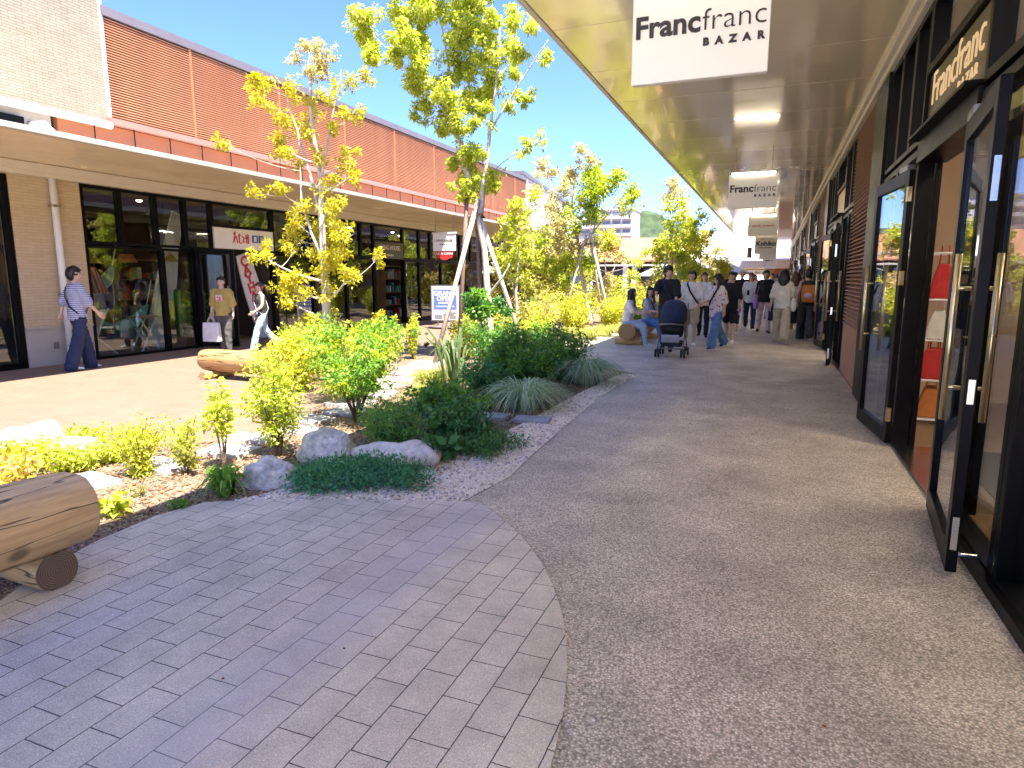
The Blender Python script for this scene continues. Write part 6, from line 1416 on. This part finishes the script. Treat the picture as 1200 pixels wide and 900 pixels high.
t = bld('end_building', (-2, 58.5, 0), 'cream roofed building with olive wall and white fascia closing the end of the walkway')
MB().box(-5.5, 1.2, 0, 6, 8, 2.55).build('wall', 'wall_olive', t)
MB().add([(-6,-.3,2.9), (6.5,-.3,2.9), (6.5,7,5.8), (-6,7,5.8), (-6,-.3,2.75), (6.5,-.3,2.75), (6.5,7,5.65), (-6,7,5.65)], [(0,1,2,3), (7,6,5,4), (0,4,5,1), (1,5,6,2), (2,6,7,3), (3,7,4,0)]).build('roof', 'roof_cream', t)
MB().box(-6, -.45, 2.35, 6.5, -.31, 2.95).build('fascia', 'cream_trim', t)
MB().box(-6, -.2, 2.3, 6.5, 1.1, 2.36).build('eave', 'cream_trim', t)
sg = MB().box(-1.6, .9, 1.75, 1.5, 1.1, 2.2).build('shop_sign', 'white_paint', t); scribble(.2, 2.4, 'grey_metal', sg, V(0, .899, 1.88), 'x')
MB().box(-1.5, 1.1, .9, 1.4, 1.19, 1.72).build('lit_counter', 'lamp_soft', t); MB().box(-1.5, 1.05, .1, 1.4, 1.19, .9).build('counter_front', 'shelf_wood', t)
for x in (-4.6, -3.2): f = MB().box(x-.6, 1.1, .1, x+.6, 1.19, 2.2).build('window', 'black_frame', t); MB().box(x-.52, 1.08, .2, x+.52, 1.095, 2.1).build('pane', 'shop_glass', f)
MB().box(1.9, 1.05, 0, 5.5, 1.19, 2.29).build('door', 'wall_red', t)
t = bld('white_roof_building', (-3, 75, 0), 'pale tiled roof peeping over the cream roof at the end')
MB().box(-4, 0, 0, 6, 6, 5.4).build('wall', 'wall_cream', t); MB().prism([(-4.4, -.5), (6.4, -.5), (6.4, 6.5), (-4.4, 6.5)], 5.4, 5.6).build('roof', 'coping_grey', t)
for k in range(4): MB().box(-3.4+k*2.4, -.03, 3.6, -1.8+k*2.4, -.005, 4.9).build('window', 'apartment_shade', t)
t = bld('apartment_block', (-62, 250, 0), 'distant pale apartment block with rows of balconies')
MB().box(-9, 0, 0, 11, 14, 27).build('wall', 'apartment_wall', t); MB().box(-14, 3, 0, -9.05, 14, 25.5).build('stair_tower', 'wall_cream', t)
MB().box(-9.3, -.4, 27, 11.3, 14, 27.5).build('roof', 'apartment_wall', t)
for f in range(8):
    for k in range(5):
        x = -8.6+k*3.9; z_ = 1.2+f*3.2
        b = MB().box(x, -1.3, z_, x+3.6, -.02, z_+.25).box(x, -1.3, z_+.25, x+3.6, -1.15, z_+1.2).build('balcony', 'apartment_wall', t)
        MB().box(x+.3, -.1, z_+.3, x+3.3, -.02, z_+2.6).build('window', 'apartment_shade', b)
    MB().box(-13.2, 2.9, 2+f*3.1, -10.2, 2.98, 3.6+f*3.1).build('window', 'apartment_shade', t)
t = bld('pale_building', (-30, 90, 0), 'plain pale building with a pinkish end behind the orange roof'); MB().box(-8, 0, 0, 8, 9, 7.4).build('wall', 'wall_cream', t); MB().box(8.01, .3, 0, 11, 9, 7.0).build('side_wall', 'louvre_orange', t); MB().box(-8.2, -.2, 7.4, 8.2, 9.2, 7.65).build('roof', 'coping_grey', t)
for k in range(4): MB().box(-6+k*3.4, -.05, 4.6, -3.9+k*3.4, -.01, 6.2).build('window', 'apartment_shade', t)
def parasol(x, y, h, r, label):
    t = thing('parasol', (x, y, 0), label, 'parasol')
    n = 8; vs_ = [(0,0,h)]; fs_ = []
    for k in range(n*2):
        a = math.pi*k/n; q = r if k % 2 == 0 else r*.93; vs_.append((q*math.cos(a), q*math.sin(a), h - .55*r*.8))
    for k in range(n*2): vs_.append((vs_[k+1][0], vs_[k+1][1], vs_[k+1][2]-.12))
    for k in range(n*2): j = (k+1) % (n*2); fs_ += [(0, 1+k, 1+j), (1+k, 1+n*2+k, 1+n*2+j, 1+j)]
    o = MB().add(vs_, fs_).build('canopy', 'parasol_cloth', t); s_ = o.modifiers.new('Solid', 'SOLIDIFY'); s_.thickness = .01
    MB().tube([(0,0,0), (0,0,h)], .03, 8).build('pole', 'steel', t); MB().tube([(0,0,0), (0,0,.1)], .3, 16).build('base', 'coping_grey', t)
parasol(-3.0, 46, 2.55, 1.5, 'cream parasol at the end of the walkway before the lit counter')
parasol(-8.2, 52, 2.6, 1.9, 'wide cream parasol before the pillars of the orange roofed building')
t = thing('lantern', (-1.25, 35, 0), 'dark cylindrical lantern hung beside the small far signs', 'lamp')
MB().tube([(0,0,2.5), (0,0,3.0)], .11, 12).build('lamp_body', 'coping_grey', t, True); MB().tube([(0,0,3.0), (0,0,3.87)], .012, 6).build('rod', 'black_frame', t)
